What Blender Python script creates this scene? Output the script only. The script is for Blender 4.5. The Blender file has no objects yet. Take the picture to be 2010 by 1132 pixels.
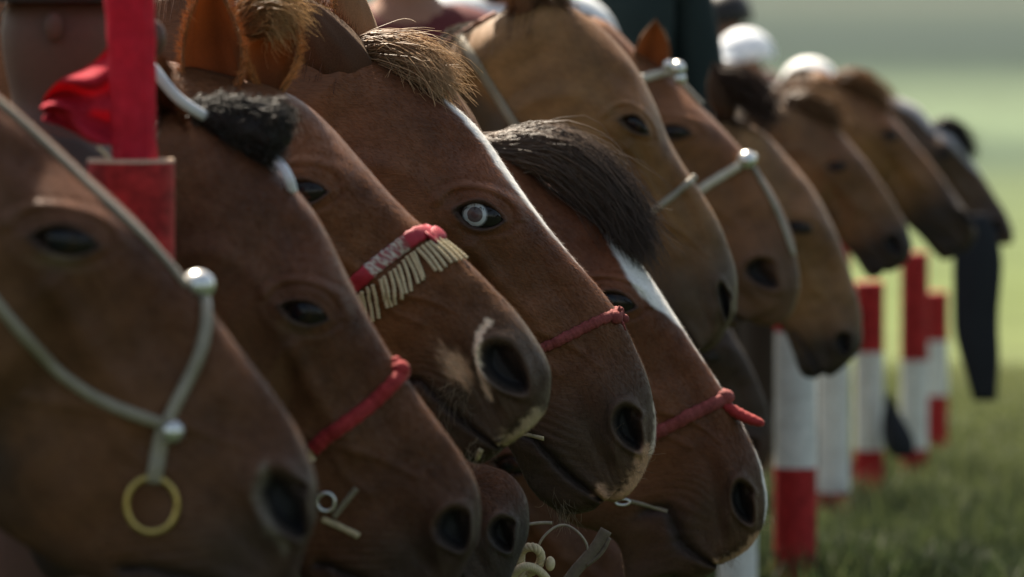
import bpy, math, random
import numpy as np
from mathutils import Vector
from mathutils.bvhtree import BVHTree
random.seed(7); rng = np.random.default_rng(7)
sc = bpy.context.scene
COL = sc.collection
# ------------------------------------------------------------------ camera
F_MM = 200.0; PW, PH = 2010.0, 1132.0
FPX = PW * F_MM / 36.0
CAMZ = 1.54
PITCH = 626.0 / FPX
cd = bpy.data.cameras.new('camera'); cam = bpy.data.objects.new('camera', cd); COL.objects.link(cam)
cd.lens = F_MM; cd.sensor_width = 36.0; cd.clip_start = 0.1; cd.clip_end = 6000
cam.location = (0, 0, CAMZ); cam.rotation_euler = (math.pi / 2 - PITCH, 0, 0)
cd.dof.use_dof = True; cd.dof.focus_distance = 7.95; cd.dof.aperture_fstop = 5.6
sc.camera = cam
# ------------------------------------------------------------------ light
SUN_DIR = Vector((-0.22, 0.55, 0.80)).normalized()
elev = math.asin(SUN_DIR.z); az = math.atan2(SUN_DIR.x, SUN_DIR.y)
w = bpy.data.worlds.new('World'); sc.world = w; w.use_nodes = True
nt = w.node_tree; bg = nt.nodes['Background']
sky = nt.nodes.new('ShaderNodeTexSky'); sky.sky_type = 'NISHITA'; sky.sun_disc = False
sky.sun_elevation = elev; sky.sun_rotation = az; sky.dust_density = 2.0
tint = nt.nodes.new('ShaderNodeMix'); tint.data_type = 'RGBA'; tint.blend_type = 'MULTIPLY'; tint.inputs[0].default_value = 1.0
tint.inputs[7].default_value = (1.0, .87, .72, 1)          # the camera's warm white balance
nt.links.new(sky.outputs[0], tint.inputs[6]); nt.links.new(tint.outputs[2], bg.inputs[0]); bg.inputs[1].default_value = 0.10
sd = bpy.data.lights.new('sun', 'SUN'); sd.energy = 5.0; sd.angle = math.radians(0.6); sd.color = (1.0, 0.90, 0.74)
sun = bpy.data.objects.new('sun', sd); COL.objects.link(sun)
sun.rotation_euler = SUN_DIR.to_track_quat('Z', 'Y').to_euler()
sc.view_settings.view_transform = 'Standard'; sc.view_settings.look = 'None'
sc.view_settings.exposure = 1.4; sc.view_settings.gamma = 1.0
sc.render.engine = 'CYCLES'

# ------------------------------------------------------------------ helpers
CP, SP = math.cos(PITCH), math.sin(PITCH)
def ray(px, py):
    a = (px - PW / 2) / FPX; b = (PH / 2 - py) / FPX
    return Vector((a, CP + b * SP, -SP + b * CP))
def pix(px, py, Y):                      # world point seen at the pixel, on the plane y = Y
    d = ray(px, py); t = Y / d.y
    return Vector((0, 0, CAMZ)) + d * t
def ground_z(x, y):
    y = np.asarray(y, float)
    z = np.where(y > 14, -(y - 14) * 0.045, 0.0)
    z = np.where(y > 40, -1.17 - 0.001 * (y - 40), z)
    r = np.hypot(x, y)
    hill = np.clip((r - 420) / 500, 0, 1) ** 1.5 * (60 + 25 * np.sin(np.asarray(x) * 0.006 + 1) + 14 * np.sin(np.asarray(x) * 0.017))
    return z + hill
def snoise(p, s, seed=0):                # cheap smooth noise, p (n,3)
    r = np.random.default_rng(seed); o = np.zeros(len(p))
    for k in range(7):
        d = r.normal(size=3); d /= np.linalg.norm(d)
        o += np.sin(p @ d * s * (0.7 + 0.9 * r.random()) * 2 + r.random() * 6.28) / 7 * 1.8
    return o
def mesh_np(name, verts, faces, mats, parent=None, col=None, smooth=True, fmat=None, loc=None):
    me = bpy.data.meshes.new(name)
    verts = np.asarray(verts, float)
    root = parent
    off = np.zeros(3)
    while root is not None: off += np.array(root.location); root = root.parent
    if loc is not None: off = off + np.array(loc)
    me.from_pydata((verts - off).tolist(), [], faces if isinstance(faces, list) else faces.tolist())
    if not isinstance(mats, (list, tuple)): mats = [mats]
    for m in mats: me.materials.append(m)
    if smooth: me.polygons.foreach_set('use_smooth', [True] * len(me.polygons))
    if fmat is not None: me.polygons.foreach_set('material_index', [int(i) for i in fmat])
    if col is not None:
        ca = me.color_attributes.new('Col', 'FLOAT_COLOR', 'POINT')
        c4 = np.ones((len(verts), 4)); c4[:, :3] = col
        ca.data.foreach_set('color', c4.ravel())
    me.update()
    o = bpy.data.objects.new(name, me); COL.objects.link(o)
    if parent is not None: o.parent = parent
    if loc is not None: o.location = loc
    return o
def tag(o, label=None, cat=None, group=None, kind=None):
    if label: o['label'] = label
    if cat: o['category'] = cat
    if group: o['group'] = group
    if kind: o['kind'] = kind
    return o
def empty(name, loc, label=None, cat=None, group=None):
    o = bpy.data.objects.new(name, None); COL.objects.link(o); o.location = loc
    o.empty_display_size = 0.2
    return tag(o, label, cat, group)
def smooth_path(pts, n):
    pts = np.asarray(pts, float); k = len(pts)
    if k < 3:
        t = np.linspace(0, 1, n)[:, None]; return pts[0] * (1 - t) + pts[-1] * t
    d = np.r_[0, np.cumsum(np.linalg.norm(np.diff(pts, axis=0), axis=1) ** 0.5 + 1e-6)]
    return spline(d, pts, np.linspace(0, d[-1], n))
def spline(x, y, xq):                    # natural cubic spline, vector valued
    x = np.asarray(x, float); y = np.asarray(y, float)
    if y.ndim == 1: y = y[:, None]
    n = len(x); h = np.diff(x)
    A = np.zeros((n, n)); R = np.zeros((n, y.shape[1])); A[0, 0] = A[-1, -1] = 1
    for i in range(1, n - 1):
        A[i, i - 1] = h[i - 1]; A[i, i] = 2 * (h[i - 1] + h[i]); A[i, i + 1] = h[i]
        R[i] = 6 * ((y[i + 1] - y[i]) / h[i] - (y[i] - y[i - 1]) / h[i - 1])
    M = np.linalg.solve(A, R)
    i = np.clip(np.searchsorted(x, xq) - 1, 0, n - 2); hh = h[i][:, None]
    a = ((x[i + 1] - xq))[:, None]; b = (xq - x[i])[:, None]
    return (M[i] * a ** 3 + M[i + 1] * b ** 3) / (6 * hh) + (y[i] / hh - M[i] * hh / 6) * a + (y[i + 1] / hh - M[i + 1] * hh / 6) * b
def tube_geo(path, rad, sides=10, normals=None, flat=1.0, cap=True, v0=0):
    P = np.asarray(path, float); n = len(P)
    rad = np.broadcast_to(np.asarray(rad, float), (n,))
    T = np.gradient(P, axis=0); T /= np.linalg.norm(T, axis=1)[:, None] + 1e-12
    if normals is None:
        N = np.zeros_like(P); ref = np.array([0, 0, 1.0])
        if abs(T[0] @ ref) > .9: ref = np.array([0, 1.0, 0])
        v = ref - T[0] * (ref @ T[0]); N[0] = v / np.linalg.norm(v)
        for i in range(1, n):
            v = N[i - 1] - T[i] * (N[i - 1] @ T[i]); N[i] = v / (np.linalg.norm(v) + 1e-12)
    else:
        N = np.asarray(normals, float); N = N - T * np.sum(N * T, axis=1)[:, None]; N /= np.linalg.norm(N, axis=1)[:, None] + 1e-12
    B = np.cross(T, N)
    th = np.linspace(0, 2 * math.pi, sides, endpoint=False)
    V = P[:, None, :] + rad[:, None, None] * (np.cos(th)[None, :, None] * N[:, None, :] * flat + np.sin(th)[None, :, None] * B[:, None, :])
    V = V.reshape(-1, 3); F = []
    for i in range(n - 1):
        for j in range(sides):
            a = i * sides + j; b = i * sides + (j + 1) % sides
            F.append([v0 + a, v0 + b, v0 + b + sides, v0 + a + sides])
    if cap:
        F.append([v0 + j for j in range(sides)][::-1]); F.append([v0 + (n - 1) * sides + j for j in range(sides)])
    return V, F
class Geo:
    def __init__(s): s.V = []; s.F = []; s.C = []; s.n = 0
    def add(s, V, F, c=None):
        s.V.append(V); s.F += F; s.n += len(V); s.C.append(np.broadcast_to(c if c is not None else (1, 1, 1), (len(V), 3)))
    def tube(s, path, rad, c=None, **k):
        V, F = tube_geo(path, rad, v0=s.n, **k); s.add(V, F, c)
    def ball(s, c0, r, c=None, n=14, sc3=(1, 1, 1)):
        th = np.linspace(0.02, math.pi - .02, n); ph = np.linspace(0, 2 * math.pi, n * 2, endpoint=False)
        V = np.array([[math.sin(a) * math.cos(b) * sc3[0], math.sin(a) * math.sin(b) * sc3[1], math.cos(a) * sc3[2]] for a in th for b in ph]) * r + np.array(c0)
        F = []; m = len(ph)
        for i in range(n - 1):
            for j in range(m): F.append([s.n + i * m + j, s.n + (i + 1) * m + j, s.n + (i + 1) * m + (j + 1) % m, s.n + i * m + (j + 1) % m])
        F.append([s.n + j for j in range(m)]); F.append([s.n + (n - 1) * m + j for j in range(m)][::-1])
        s.add(V, F, c)
    def build(s, name, mat, parent=None, col=True, smooth=True):
        return mesh_np(name, np.concatenate(s.V), s.F, mat, parent, np.concatenate(s.C) if col else None, smooth)

# ------------------------------------------------------------------ materials
def mat(name, base=(.5, .5, .5), rough=.6, attr=False, noise=0.0, nscale=20, bump=0.0, bscale=200, sheen=0.0, metal=0.0, spec=0.3, trans=0.0, stretch=None, coat=0.0, sheen_tint=(1, .8, .6), dark=None):
    m = bpy.data.materials.new(name); m.use_nodes = True
    n = m.node_tree.nodes; l = m.node_tree.links; p = n['Principled BSDF']
    p.inputs['Roughness'].default_value = rough; p.inputs['Metallic'].default_value = metal
    p.inputs['Specular IOR Level'].default_value = spec
    p.inputs['Coat Weight'].default_value = coat
    if sheen: p.inputs['Sheen Weight'].default_value = sheen; p.inputs['Sheen Roughness'].default_value = .35; p.inputs['Sheen Tint'].default_value = (*sheen_tint, 1)
    tc = n.new('ShaderNodeTexCoord'); mp = n.new('ShaderNodeMapping'); l.new(tc.outputs['Object'], mp.inputs[0])
    if stretch: mp.inputs['Scale'].default_value = stretch[1]; mp.inputs['Rotation'].default_value = stretch[0]
    if attr:
        a = n.new('ShaderNodeAttribute'); a.attribute_name = 'Col'; src = a.outputs['Color']
    else:
        a = n.new('ShaderNodeRGB'); a.outputs[0].default_value = (*base, 1); src = a.outputs[0]
    if noise:
        nz = n.new('ShaderNodeTexNoise'); nz.inputs['Scale'].default_value = nscale; nz.inputs['Detail'].default_value = 6
        l.new(tc.outputs['Object'], nz.inputs['Vector'])
        nf = n.new('ShaderNodeTexNoise'); nf.inputs['Scale'].default_value = bscale; nf.inputs['Detail'].default_value = 4
        l.new(mp.outputs[0], nf.inputs['Vector'])
        ad = n.new('ShaderNodeMath'); ad.operation = 'ADD'; l.new(nz.outputs[0], ad.inputs[0]); l.new(nf.outputs[0], ad.inputs[1])
        mr = n.new('ShaderNodeMapRange'); mr.inputs['From Min'].default_value = .6; mr.inputs['From Max'].default_value = 1.4
        mr.inputs['To Min'].default_value = 1 - noise; mr.inputs['To Max'].default_value = 1 + noise
        l.new(ad.outputs[0], mr.inputs['Value'])
        mx = n.new('ShaderNodeVectorMath'); mx.operation = 'SCALE'; l.new(src, mx.inputs[0]); l.new(mr.outputs[0], mx.inputs['Scale']); src = mx.outputs[0]
    l.new(src, p.inputs['Base Color'])
    if bump:
        nb = n.new('ShaderNodeTexNoise'); nb.inputs['Scale'].default_value = bscale; nb.inputs['Detail'].default_value = 3
        l.new(mp.outputs[0], nb.inputs['Vector'])
        b = n.new('ShaderNodeBump'); b.inputs['Strength'].default_value = bump; b.inputs['Distance'].default_value = .002
        l.new(nb.outputs[0], b.inputs['Height']); l.new(b.outputs[0], p.inputs['Normal'])
    if trans:
        t = n.new('ShaderNodeBsdfTranslucent'); l.new(src, t.inputs[0]); ms = n.new('ShaderNodeMixShader'); ms.inputs[0].default_value = trans
        l.new(p.outputs[0], ms.inputs[1]); l.new(t.outputs[0], ms.inputs[2]); l.new(ms.outputs[0], n['Material Output'].inputs[0])
    return m
M = {}
M['coat'] = mat('horse_coat', attr=True, rough=.52, noise=.30, nscale=9, bump=.5, bscale=420, sheen=.06, spec=.2, stretch=((0, math.radians(55), 0), (.22, 1, 1)), sheen_tint=(.95, .75, .55))
M['ear'] = mat('horse_ear', attr=True, rough=.7, noise=.3, nscale=14, bump=.4, bscale=500, sheen=.25, trans=.45)
M['hair'] = mat('horse_hair', attr=True, rough=.45, noise=.15, nscale=30, spec=.2, trans=.25)
M['fur'] = mat('short_coat_hair', attr=True, rough=.75, spec=.08, noise=.1)
M['eye'] = mat('horse_eye', attr=True, rough=.14, spec=.25)
M['rope_grey'] = mat('grey_leather', (.23, .195, .135), rough=.38, noise=.25, nscale=40, bump=.5, bscale=300, spec=.5)
M['metal'] = mat('worn_metal', (.62, .62, .58), rough=.28, metal=.85, noise=.15, nscale=60)
M['brass'] = mat('brass', (.50, .36, .12), rough=.35, metal=.8, noise=.2, nscale=50)
M['red'] = mat('red_cloth', (.30, .028, .028), rough=.75, noise=.35, nscale=50, bump=.7, bscale=260, sheen=.15, spec=.2)
M['red_dark'] = mat('red_faded_cloth', (.20, .048, .042), rough=.8, noise=.35, nscale=60, bump=.7, bscale=240, spec=.2)
M['red_silk'] = mat('red_silk', (.50, .028, .05), rough=.75, noise=.22, nscale=30, bump=.4, bscale=90, spec=.12, trans=.35)
M['cord'] = mat('cream_cord', (.50, .41, .25), rough=.6, noise=.25, nscale=150, spec=.3)
M['white'] = mat('white_cloth', (.75, .77, .80), rough=.8, noise=.08, nscale=20)
M['tassel_weave'] = mat('silver_weave', attr=True, rough=.55, noise=.2, nscale=120, bump=.6, bscale=500)

# ------------------------------------------------------------------ the horse
EYE = (0, 0); NOS = (.36, 0)
HT = np.array([(.437, -.048), (.431, -.026), (.424, -.008), (.412, .008), (.400, .019), (.385, .030), (.341, .052), (.284, .067), (.217, .071), (.131, .068), (.047, .066), (-.033, .067), (-.103, .062), (-.195, .035), (-.275, -.008)])
HB = np.array([(.437, -.052), (.440, -.076), (.429, -.090), (.417, -.097), (.429, -.112), (.424, -.134), (.402, -.153), (.340, -.152), (.250, -.156), (.150, -.180), (.050, -.205), (-.030, -.220), (-.100, -.215), (-.165, -.205), (-.225, -.195)])
HWid = np.array([.006, .030, .038, .044, .047, .050, .052, .051, .052, .062, .082, .094, .096, .090, .092])
HK = np.array([0, 0, 0, .05, .08, .12, .15, .12, .10, .12, .22, .20, .12, 0, 0])          # wider on top
def G(u, v, cu, cv, ru, rv, ang=0.0):
    c, s = math.cos(ang), math.sin(ang); du, dv = u - cu, v - cv
    a = (du * c + dv * s) / ru; b = (-du * s + dv * c) / rv
    return np.sqrt(a * a + b * b)
def lens(u, v, eo=1.0):
    c, s = math.cos(EANG), math.sin(EANG); du, dv = u - .004, v + .001
    return ((du * c + dv * s) / .034) ** 2 + np.abs(-du * s + dv * c) / (.0172 * eo)
def nostril(u, v, nl, nw, na):
    c, s = math.cos(na), math.sin(na); du, dv = u - .362, v + .002
    x = (du * c + dv * s) / nl; y = (-du * s + dv * c) / nw
    w = 1.12 - .38 * np.clip(x, -1, 1); y2 = y - .18 * (x * x - .4)
    return np.sqrt(x * x + (y2 / w) ** 2), y2
def sst(x): x = np.clip(x, 0, 1); return x * x * (3 - 2 * x)
def segdist(u, v, pts):
    d = np.full(len(u), 9.0); tt = np.zeros(len(u)); n = len(pts) - 1
    for i in range(n):
        a = np.array(pts[i]); b = np.array(pts[i + 1]); e = b - a
        t = np.clip(((u - a[0]) * e[0] + (v - a[1]) * e[1]) / (e @ e), 0, 1)
        dd = np.hypot(u - a[0] - t * e[0], v - a[1] - t * e[1]); m = dd < d
        d = np.where(m, dd, d); tt = np.where(m, (i + t) / n, tt)
    return d, tt
EANG = math.atan2(.68, .73)
MOUTH = [(.425, -.097), (.395, -.100), (.36, -.105), (.325, -.112), (.296, -.121), (.284, -.130)]
def sculpt(u, v, s, o):
    d = np.zeros(len(u))
    g = lambda *a: np.exp(-G(u, v, *a) ** 2)
    eo = o.get('eye_open', .86)
    d += .014 * g(.0, .005, .058, .042, .5)                       # orbit
    d += .006 * g(-.012, .027, .045, .013, EANG - .1)              # brow
    d -= .012 * g(-.085, .030, .032, .022, .4)                    # hollow above the eye
    d += .013 * sst((1.22 - G(u, v, -.04, -.125, .115, .095)) / .30)    # cheek
    dd, t = segdist(u, v, [(.035, -.035), (.10, -.035), (.19, -.028)]); d += .0075 * np.exp(-(dd / .013) ** 2) * (1 - t * .6) * 1.5    # facial crest
    d -= .007 * g(.17, .020, .07, .018, -.05)
    d -= .006 * g(.17, -.085, .07, .025, -.25)
    dd, t = segdist(u, v, [(.10, -.10), (.16, -.05), (.22, -.01), (.27, .01)]); d += .0030 * np.exp(-(dd / .0042) ** 2)          # veins
    dd, t = segdist(u, v, [(.16, -.05), (.21, -.055), (.25, -.045)]); d += .0026 * np.exp(-(dd / .0038) ** 2)
    dd, t = segdist(u, v, [(.03, -.055), (.07, -.075), (.12, -.08), (.16, -.10)]); d += .0022 * np.exp(-(dd / .004) ** 2)
    d -= .008 * g(.10, -.075, .05, .016, -.35)
    P_ = np.c_[u, v, np.zeros(len(u))]
    d += .0026 * snoise(P_, 24, o.get('seed', 11)) + .0013 * snoise(P_, 55, o.get('seed', 11) + 1)
    wr = np.exp(-G(u, v, .31, -.095, .05, .04) ** 2); d += wr * .0014 * np.sin((u * .8 - v * .9) * 520 + 3 * snoise(P_, 20, 5))
    wr = np.exp(-G(u, v, .385, -.05, .03, .03) ** 2); d += wr * .0009 * np.sin((u * .3 + v) * 600 + 2 * snoise(P_, 30, 6))
    d += .006 * g(.29, -.075, .05, .03, -.2)                      # lip muscle
    # nostril
    d += .013 * g(.352, .0, .055, .036, -.12)
    nl, nw = o.get('nos_s', (.034, .0165)); na = o.get('nang', -.18)
    ru, lv = nostril(u, v, nl, nw, na)
    cm = G(u, v, .346, .008, nl * .62, nw * .8, na + .9)          # comma hook at the top
    r = np.minimum(ru, cm + .12)
    d += .0075 * np.exp(-((r - 1.14) / .20) ** 2)
    d -= .034 * sst((1.06 - r) / .52) * (1 - .62 * sst((lv + .1) / 1.0))
    d += .008 * g(.372, -.036, .026, .010, na)                    # fold below
    d -= .004 * g(.36, -.055, .03, .008, -.1)
    # mouth
    dd, t = segdist(u, v, MOUTH)
    wd = .0035 - .001 * t
    d -= (.0115 * np.exp(-(dd / wd) ** 2)) * (1 - .5 * t ** 3)
    d += .004 * np.exp(-((dd - .011) / .007) ** 2) * (1 - .6 * t)
    d -= .006 * g(.283, -.128, .012, .010)
    d += .005 * g(.385, -.135, .028, .018)                        # chin
    d -= .005 * g(.325, -.142, .02, .012)
    # eye opening
    a = lens(u, v, eo)
    d += .0048 * np.exp(-((a - 1.25) / .2) ** 2)
    c, sn = math.cos(EANG), math.sin(EANG)
    up = (-(u) * sn + v * c) > 0
    a2 = G(u, v, .0, .002, .034, .020, EANG)
    d -= np.where(up, .0034 * np.exp(-((a2 - 1.42) / .10) ** 2), .0018 * np.exp(-((a2 - 1.55) / .12) ** 2))
    d += np.where(up, .0034 * np.exp(-((a2 - 1.75) / .22) ** 2), .0007 * np.exp(-((a2 - 1.85) / .16) ** 2))
    d -= np.where(up, .0018 * np.exp(-((a2 - 2.15) / .13) ** 2), 0)
    d -= .014 * sst((1.02 - a) / .22)
    return d
def tps_fit(src, dst, lam=1e-4):
    n = len(src)
    def U(r2): return np.where(r2 > 1e-12, r2 * np.log(r2 + 1e-12), 0)
    D2 = ((src[:, None] - src[None]) ** 2).sum(2)
    K = U(D2) + lam * np.eye(n); Pm = np.c_[np.ones(n), src]
    A = np.block([[K, Pm], [Pm.T, np.zeros((3, 3))]])
    W = np.linalg.solve(A, np.r_[dst, np.zeros((3, 2))])
    def f(q):
        out = np.empty((len(q), 2))
        for i in range(0, len(q), 20000):
            qq = q[i:i + 20000]
            out[i:i + 20000] = U(((qq[:, None] - src[None]) ** 2).sum(2)) @ W[:n] + np.c_[np.ones(len(qq)), qq] @ W[n:]
        return out
    return f
def nearest_on(poly, p):
    best = None
    for i in range(len(poly) - 1):
        a, b = poly[i], poly[i + 1]; e = b - a; t = np.clip((p - a) @ e / (e @ e), 0, 1); q = a + t * e
        d = np.linalg.norm(q - p)
        if best is None or d < best[0]: best = (d, q)
    return best
class Horse: pass
def make_horse(sp, label, group='horses tethered in a row'):
    D = sp['D']; Yp = D - .07; hres = sp.get('res', 1.0)
    pe = pix(*sp['eye'], Yp); pn = pix(*sp['nos'], Yp)
    E = np.array([pe.x, pe.z]); N = np.array([pn.x, pn.z])
    cc = complex(*(N - E)) / .36; size = abs(cc)
    def sim(q):
        z = (q[:, 0] + 1j * q[:, 1]) * cc; return np.c_[z.real, z.imag]
    def loc2(pp): 
        w_ = pix(pp[0], pp[1], Yp); return np.array([w_.x, w_.z]) - E
    src = [EYE, NOS]; dst = [np.zeros(2), N - E]
    top_used = np.zeros(len(HT), bool)
    T = sim(HT); B = sim(HB)
    if 'top' in sp:
        poly = [loc2(p) for p in sp['top']]
        for i in range(1, len(HT)):
            d, q = nearest_on(poly, T[i])
            onend = min(np.linalg.norm(q - poly[0]), np.linalg.norm(q - poly[-1])) < 1e-6
            if onend and d > .02 * size: q = T[i]
            src.append(tuple(HT[i])); dst.append(q)
    else:
        for i in range(1, len(HT), 2): src.append(tuple(HT[i])); dst.append(T[i])
    fix = sp.get('bot', {})
    nm = dict(ul=1, lm=3, ll=4, lf=5, ch=6, cb=7, j1=8, j2=9, ja=11, th=14)
    for k, i in nm.items():
        q = loc2(fix[k]) if k in fix else B[i]
        src.append(tuple(HB[i])); dst.append(q)
    if 'mc' in fix: src.append((.290, -.124)); dst.append(loc2(fix['mc']))
    tps = tps_fit(np.array(src), np.array(dst))
    psi = sp.get('yaw', 0.0)
    def world(X, lat, Z):
        Xc = np.maximum(X, -.4)
        return np.stack([E[0] + X + (lat + .07) * math.sin(psi), D + lat * math.cos(psi) - Xc * math.sin(psi), E[1] + Z], -1)
    # rings
    mid = (HT + HB) / 2; seg = np.linalg.norm(np.diff(HT, axis=0), axis=1) + np.linalg.norm(np.diff(HB, axis=0), axis=1)
    kn = np.r_[0, np.cumsum(seg)]
    nr = int(290 * hres); nt_ = int(184 * hres) // 4 * 4
    base = np.linspace(0, 1, nr)
    q = kn[-1] * base
    Tc = spline(kn, HT, q); Bc = spline(kn, HB, q)
    Wc = np.maximum(spline(kn, HWid, q)[:, 0], .002) * sp.get('wid', 1.0); Kc = spline(kn, HK, q)[:, 0]
    th = np.linspace(0, 2 * math.pi, nt_, endpoint=False) + math.pi / nt_
    e1, e2 = .92, .82
    h = np.sign(np.sin(th)) * np.abs(np.sin(th)) ** e1
    lc = np.sign(np.cos(th)) * np.abs(np.cos(th)) ** e2
    hh = (h + 1) / 2
    UV = Bc[:, None, :] * (1 - hh)[None, :, None] + Tc[:, None, :] * hh[None, :, None]
    LAT = Wc[:, None] * lc[None, :] * (1 + Kc[:, None] * h[None, :])
    side = sst(np.abs(lc) * 2.2)[None, :] * np.ones((nr, 1))
    u = UV[..., 0].ravel(); v = UV[..., 1].ravel(); lat = LAT.ravel()
    s = sculpt(u, v, None, sp) * side.ravel()
    ringfade = sst((1 - base) / .06)[:, None] * np.ones((1, nt_))
    lat = lat + np.sign(lat) * s * ringfade.ravel()
    dv = ((1 - hh)[None, :] * np.linalg.norm(Tc - Bc, axis=1)[:, None]).ravel()      # distance below the topline
    XZ = tps(np.c_[u, v])
    latw = lat * size
    # neck and body
    gz = float(ground_z(E[0], D)) - E[1]
    Tw = tps(Tc[[-30, -15, -1]]); Bw = tps(Bc[[-30, -15, -1]])
    nd = sp.get('neck', 0.0)          # extra rise (+) of the neck behind the poll
    wz = gz + 1.30; rz = gz
    bx = sp.get('bodyx', 0.0)
    Tn = np.array([Tw[-1] + (-.14, .03 + nd * .5), Tw[-1] + (-.36, -.02 + nd), (-1.12 + bx, min(wz, Tw[-1][1] - .0)), (-1.45 + bx, rz + 1.20), (-1.88 + bx, rz + 1.24), (-2.12 + bx, rz + 1.12), (-2.20 + bx, rz + .92)])
    Bn = np.array([Bw[-1] + (-.08, -.03 + nd * .4), Bw[-1] + (-.28, -.20 + nd * .5), (-.82 + bx, rz + .78), (-1.0 + bx, rz + .58), (-1.45 + bx, rz + .54), (-1.85 + bx, rz + .66), (-2.12 + bx, rz + .80)])
    TT = np.r_[Tw, Tn]; BB = np.r_[Bw, Bn]
    ww = np.r_[[Wc[-30], Wc[-15], Wc[-1]], [.090, .105, .17, .215, .22, .15, .03]] 
    kd = np.linalg.norm(np.diff(TT, axis=0), axis=1) + np.linalg.norm(np.diff(BB, axis=0), axis=1); kk = np.r_[0, np.cumsum(kd)]
    nb = int(64 * max(hres, .6)); qq = kk[2] + (kk[-1] - kk[2]) * (np.linspace(0, 1, nb + 1)[1:] ** 1.2)
    Tb = spline(kk, TT, qq); Bb = spline(kk, BB, qq); Wb = np.maximum(spline(kk, ww, qq)[:, 0], .02)
    XZb = (Bb[:, None, :] * (1 - hh)[None, :, None] + Tb[:, None, :] * hh[None, :, None]).reshape(-1, 2)
    lb = (Wb[:, None] * lc[None, :] * (1 - .15 * h[None, :])).ravel() * size
    XA = np.r_[XZ, XZb]; LA = np.r_[latw, lb]
    V = world(XA[:, 0], LA, XA[:, 1])
    R = nr + nb
    idx = np.arange(R * nt_).reshape(R, nt_); nx = np.roll(idx, -1, axis=1)
    Fq = np.stack([idx[:-1], idx[1:], nx[1:], nx[:-1]], -1).reshape(-1, 4).tolist()
    Fq.append(idx[0].tolist()); Fq.append(idx[-1].tolist()[::-1])
    # colours
    base_c = np.array(sp['coat']) * (1.20, 1.16, .92); muz = np.array(sp.get('muzzle', (.05, .042, .036))) * (.62, .62, .60)
    uf = np.r_[u, np.full(len(lb), -.5)]; vf = np.r_[v, np.full(len(lb), -.1)]; dvf = np.r_[dv, np.full(len(lb), 1.)]
    P3 = np.c_[uf, vf, LA]
    n1 = snoise(P3, 18, 1); n2 = snoise(P3, 60, 2); n3 = snoise(P3, 200, 3)
    n4 = snoise(P3 * (1, 7, 5), 26, 4)
    C = np.tile(base_c, (len(uf), 1)) * (1 + .24 * n1 + .12 * n2 + .07 * n3 + .09 * n4)[:, None]
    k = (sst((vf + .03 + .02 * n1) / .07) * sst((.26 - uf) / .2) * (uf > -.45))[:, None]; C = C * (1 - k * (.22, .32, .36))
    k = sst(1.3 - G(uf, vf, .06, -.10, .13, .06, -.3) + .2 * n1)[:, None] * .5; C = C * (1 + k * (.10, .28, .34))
    mk = sst((uf - sp.get('muzstart', .24) + .03 * n1 + .010 * n2) / .13) * sp.get('muzamt', .8)
    C = C * (1 - mk[:, None]) + muz * mk[:, None] * (1 + .1 * n2[:, None])
    jk = sst((-.125 - vf - .02 * n1) / .05) * .7 * (uf > -.3)  # lower jaw goes nearly black: shade under the head put into the coat
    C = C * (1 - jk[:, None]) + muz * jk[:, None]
    mkm = lambda a: np.clip(a, 0, 1)[:, None]
    # dark skin of eyelids and lips, inside of nostrils
    a = lens(uf, vf, sp.get('eye_open', .86))
    k = mkm(sst((1.55 + .08 * n2 - a) / .45) * .75); C = C * (1 - k) + np.array((.018, .016, .015)) * k
    if sp.get('pale_lid', 0):
        g_ = np.exp(-G(uf, vf, .016, -.018, .024, .007, EANG) ** 2) * sp['pale_lid']; k = mkm(g_); C = C * (1 - k) + np.array((.16, .11, .06)) * k
    nl, nw = sp.get('nos_s', (.034, .0165)); ru, lvc = nostril(uf, vf, nl, nw, sp.get('nang', -.18))
    k = mkm(sst((1.14 - ru) / .4) * (.94 - .45 * sst((lvc + .1) / 1.0))); C = C * (1 - k) + np.array((.013, .014, .016)) * k
    dd, t = segdist(uf, vf, MOUTH); k = mkm(np.exp(-(dd / .008) ** 2) * .8); C = C * (1 - k) + np.array((.02, .017, .017)) * k
    for (cu, cv, r1, r2, an, col, amt) in sp.get('patch', []):
        k = mkm(sst((1.35 + .25 * n2 + .30 * n3 - G(uf, vf, cu, cv, r1, r2, an)) / 1.0) * amt); C = C * (1 - k) + np.array(col) * k
    for (pts_, wd_, col_, amt_) in sp.get('stroke', []):
        dd, t = segdist(uf, vf, pts_); k = mkm(sst((wd_ * (1.35 + .25 * n2 + .35 * n3) - dd) / (wd_ * 1.1)) * amt_); C = C * (1 - k) + np.array(col_) * k
    if 'blaze' in sp:
        us, ws = zip(*sp['blaze']); bw = np.interp(uf, us, ws)
        k = mkm(sst((bw + .0006 * n3 + .0012 * n2 - dvf) / .006) * (uf > us[0]) * (uf < us[-1])); C = C * (1 - k) + np.array(sp.get('bcol', (.72, .70, .66))) * k
    C = np.clip(C, .004, .9)
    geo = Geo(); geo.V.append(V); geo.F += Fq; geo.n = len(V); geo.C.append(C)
    # legs
    leg = base_c * .45
    for lx, front in ((-.92 + bx, 1), (-.98 + bx, 1), (-1.95 + bx, 0), (-2.02 + bx, 0)):
        sgn = -1 if lx in (-.92 + bx, -1.95 + bx) else 1
        if front: pts = [(lx - .02, rz + .85), (lx, rz + .62), (lx + .01, rz + .38), (lx, rz + .34), (lx, rz + .14), (lx + .03, rz + .07), (lx + .04, rz)]; rr = [.10, .075, .042, .036, .026, .032, .048]
        else: pts = [(lx + .05, rz + .95), (lx + .10, rz + .68), (lx - .06, rz + .46), (lx - .07, rz + .40), (lx - .03, rz + .14), (lx + .0, rz + .07), (lx + .02, rz)]; rr = [.15, .10, .05, .042, .028, .034, .05]
        pp = smooth_path(pts, 26); r_ = np.interp(np.linspace(0, 1, 26), np.linspace(0, 1, 7), rr)
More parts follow.
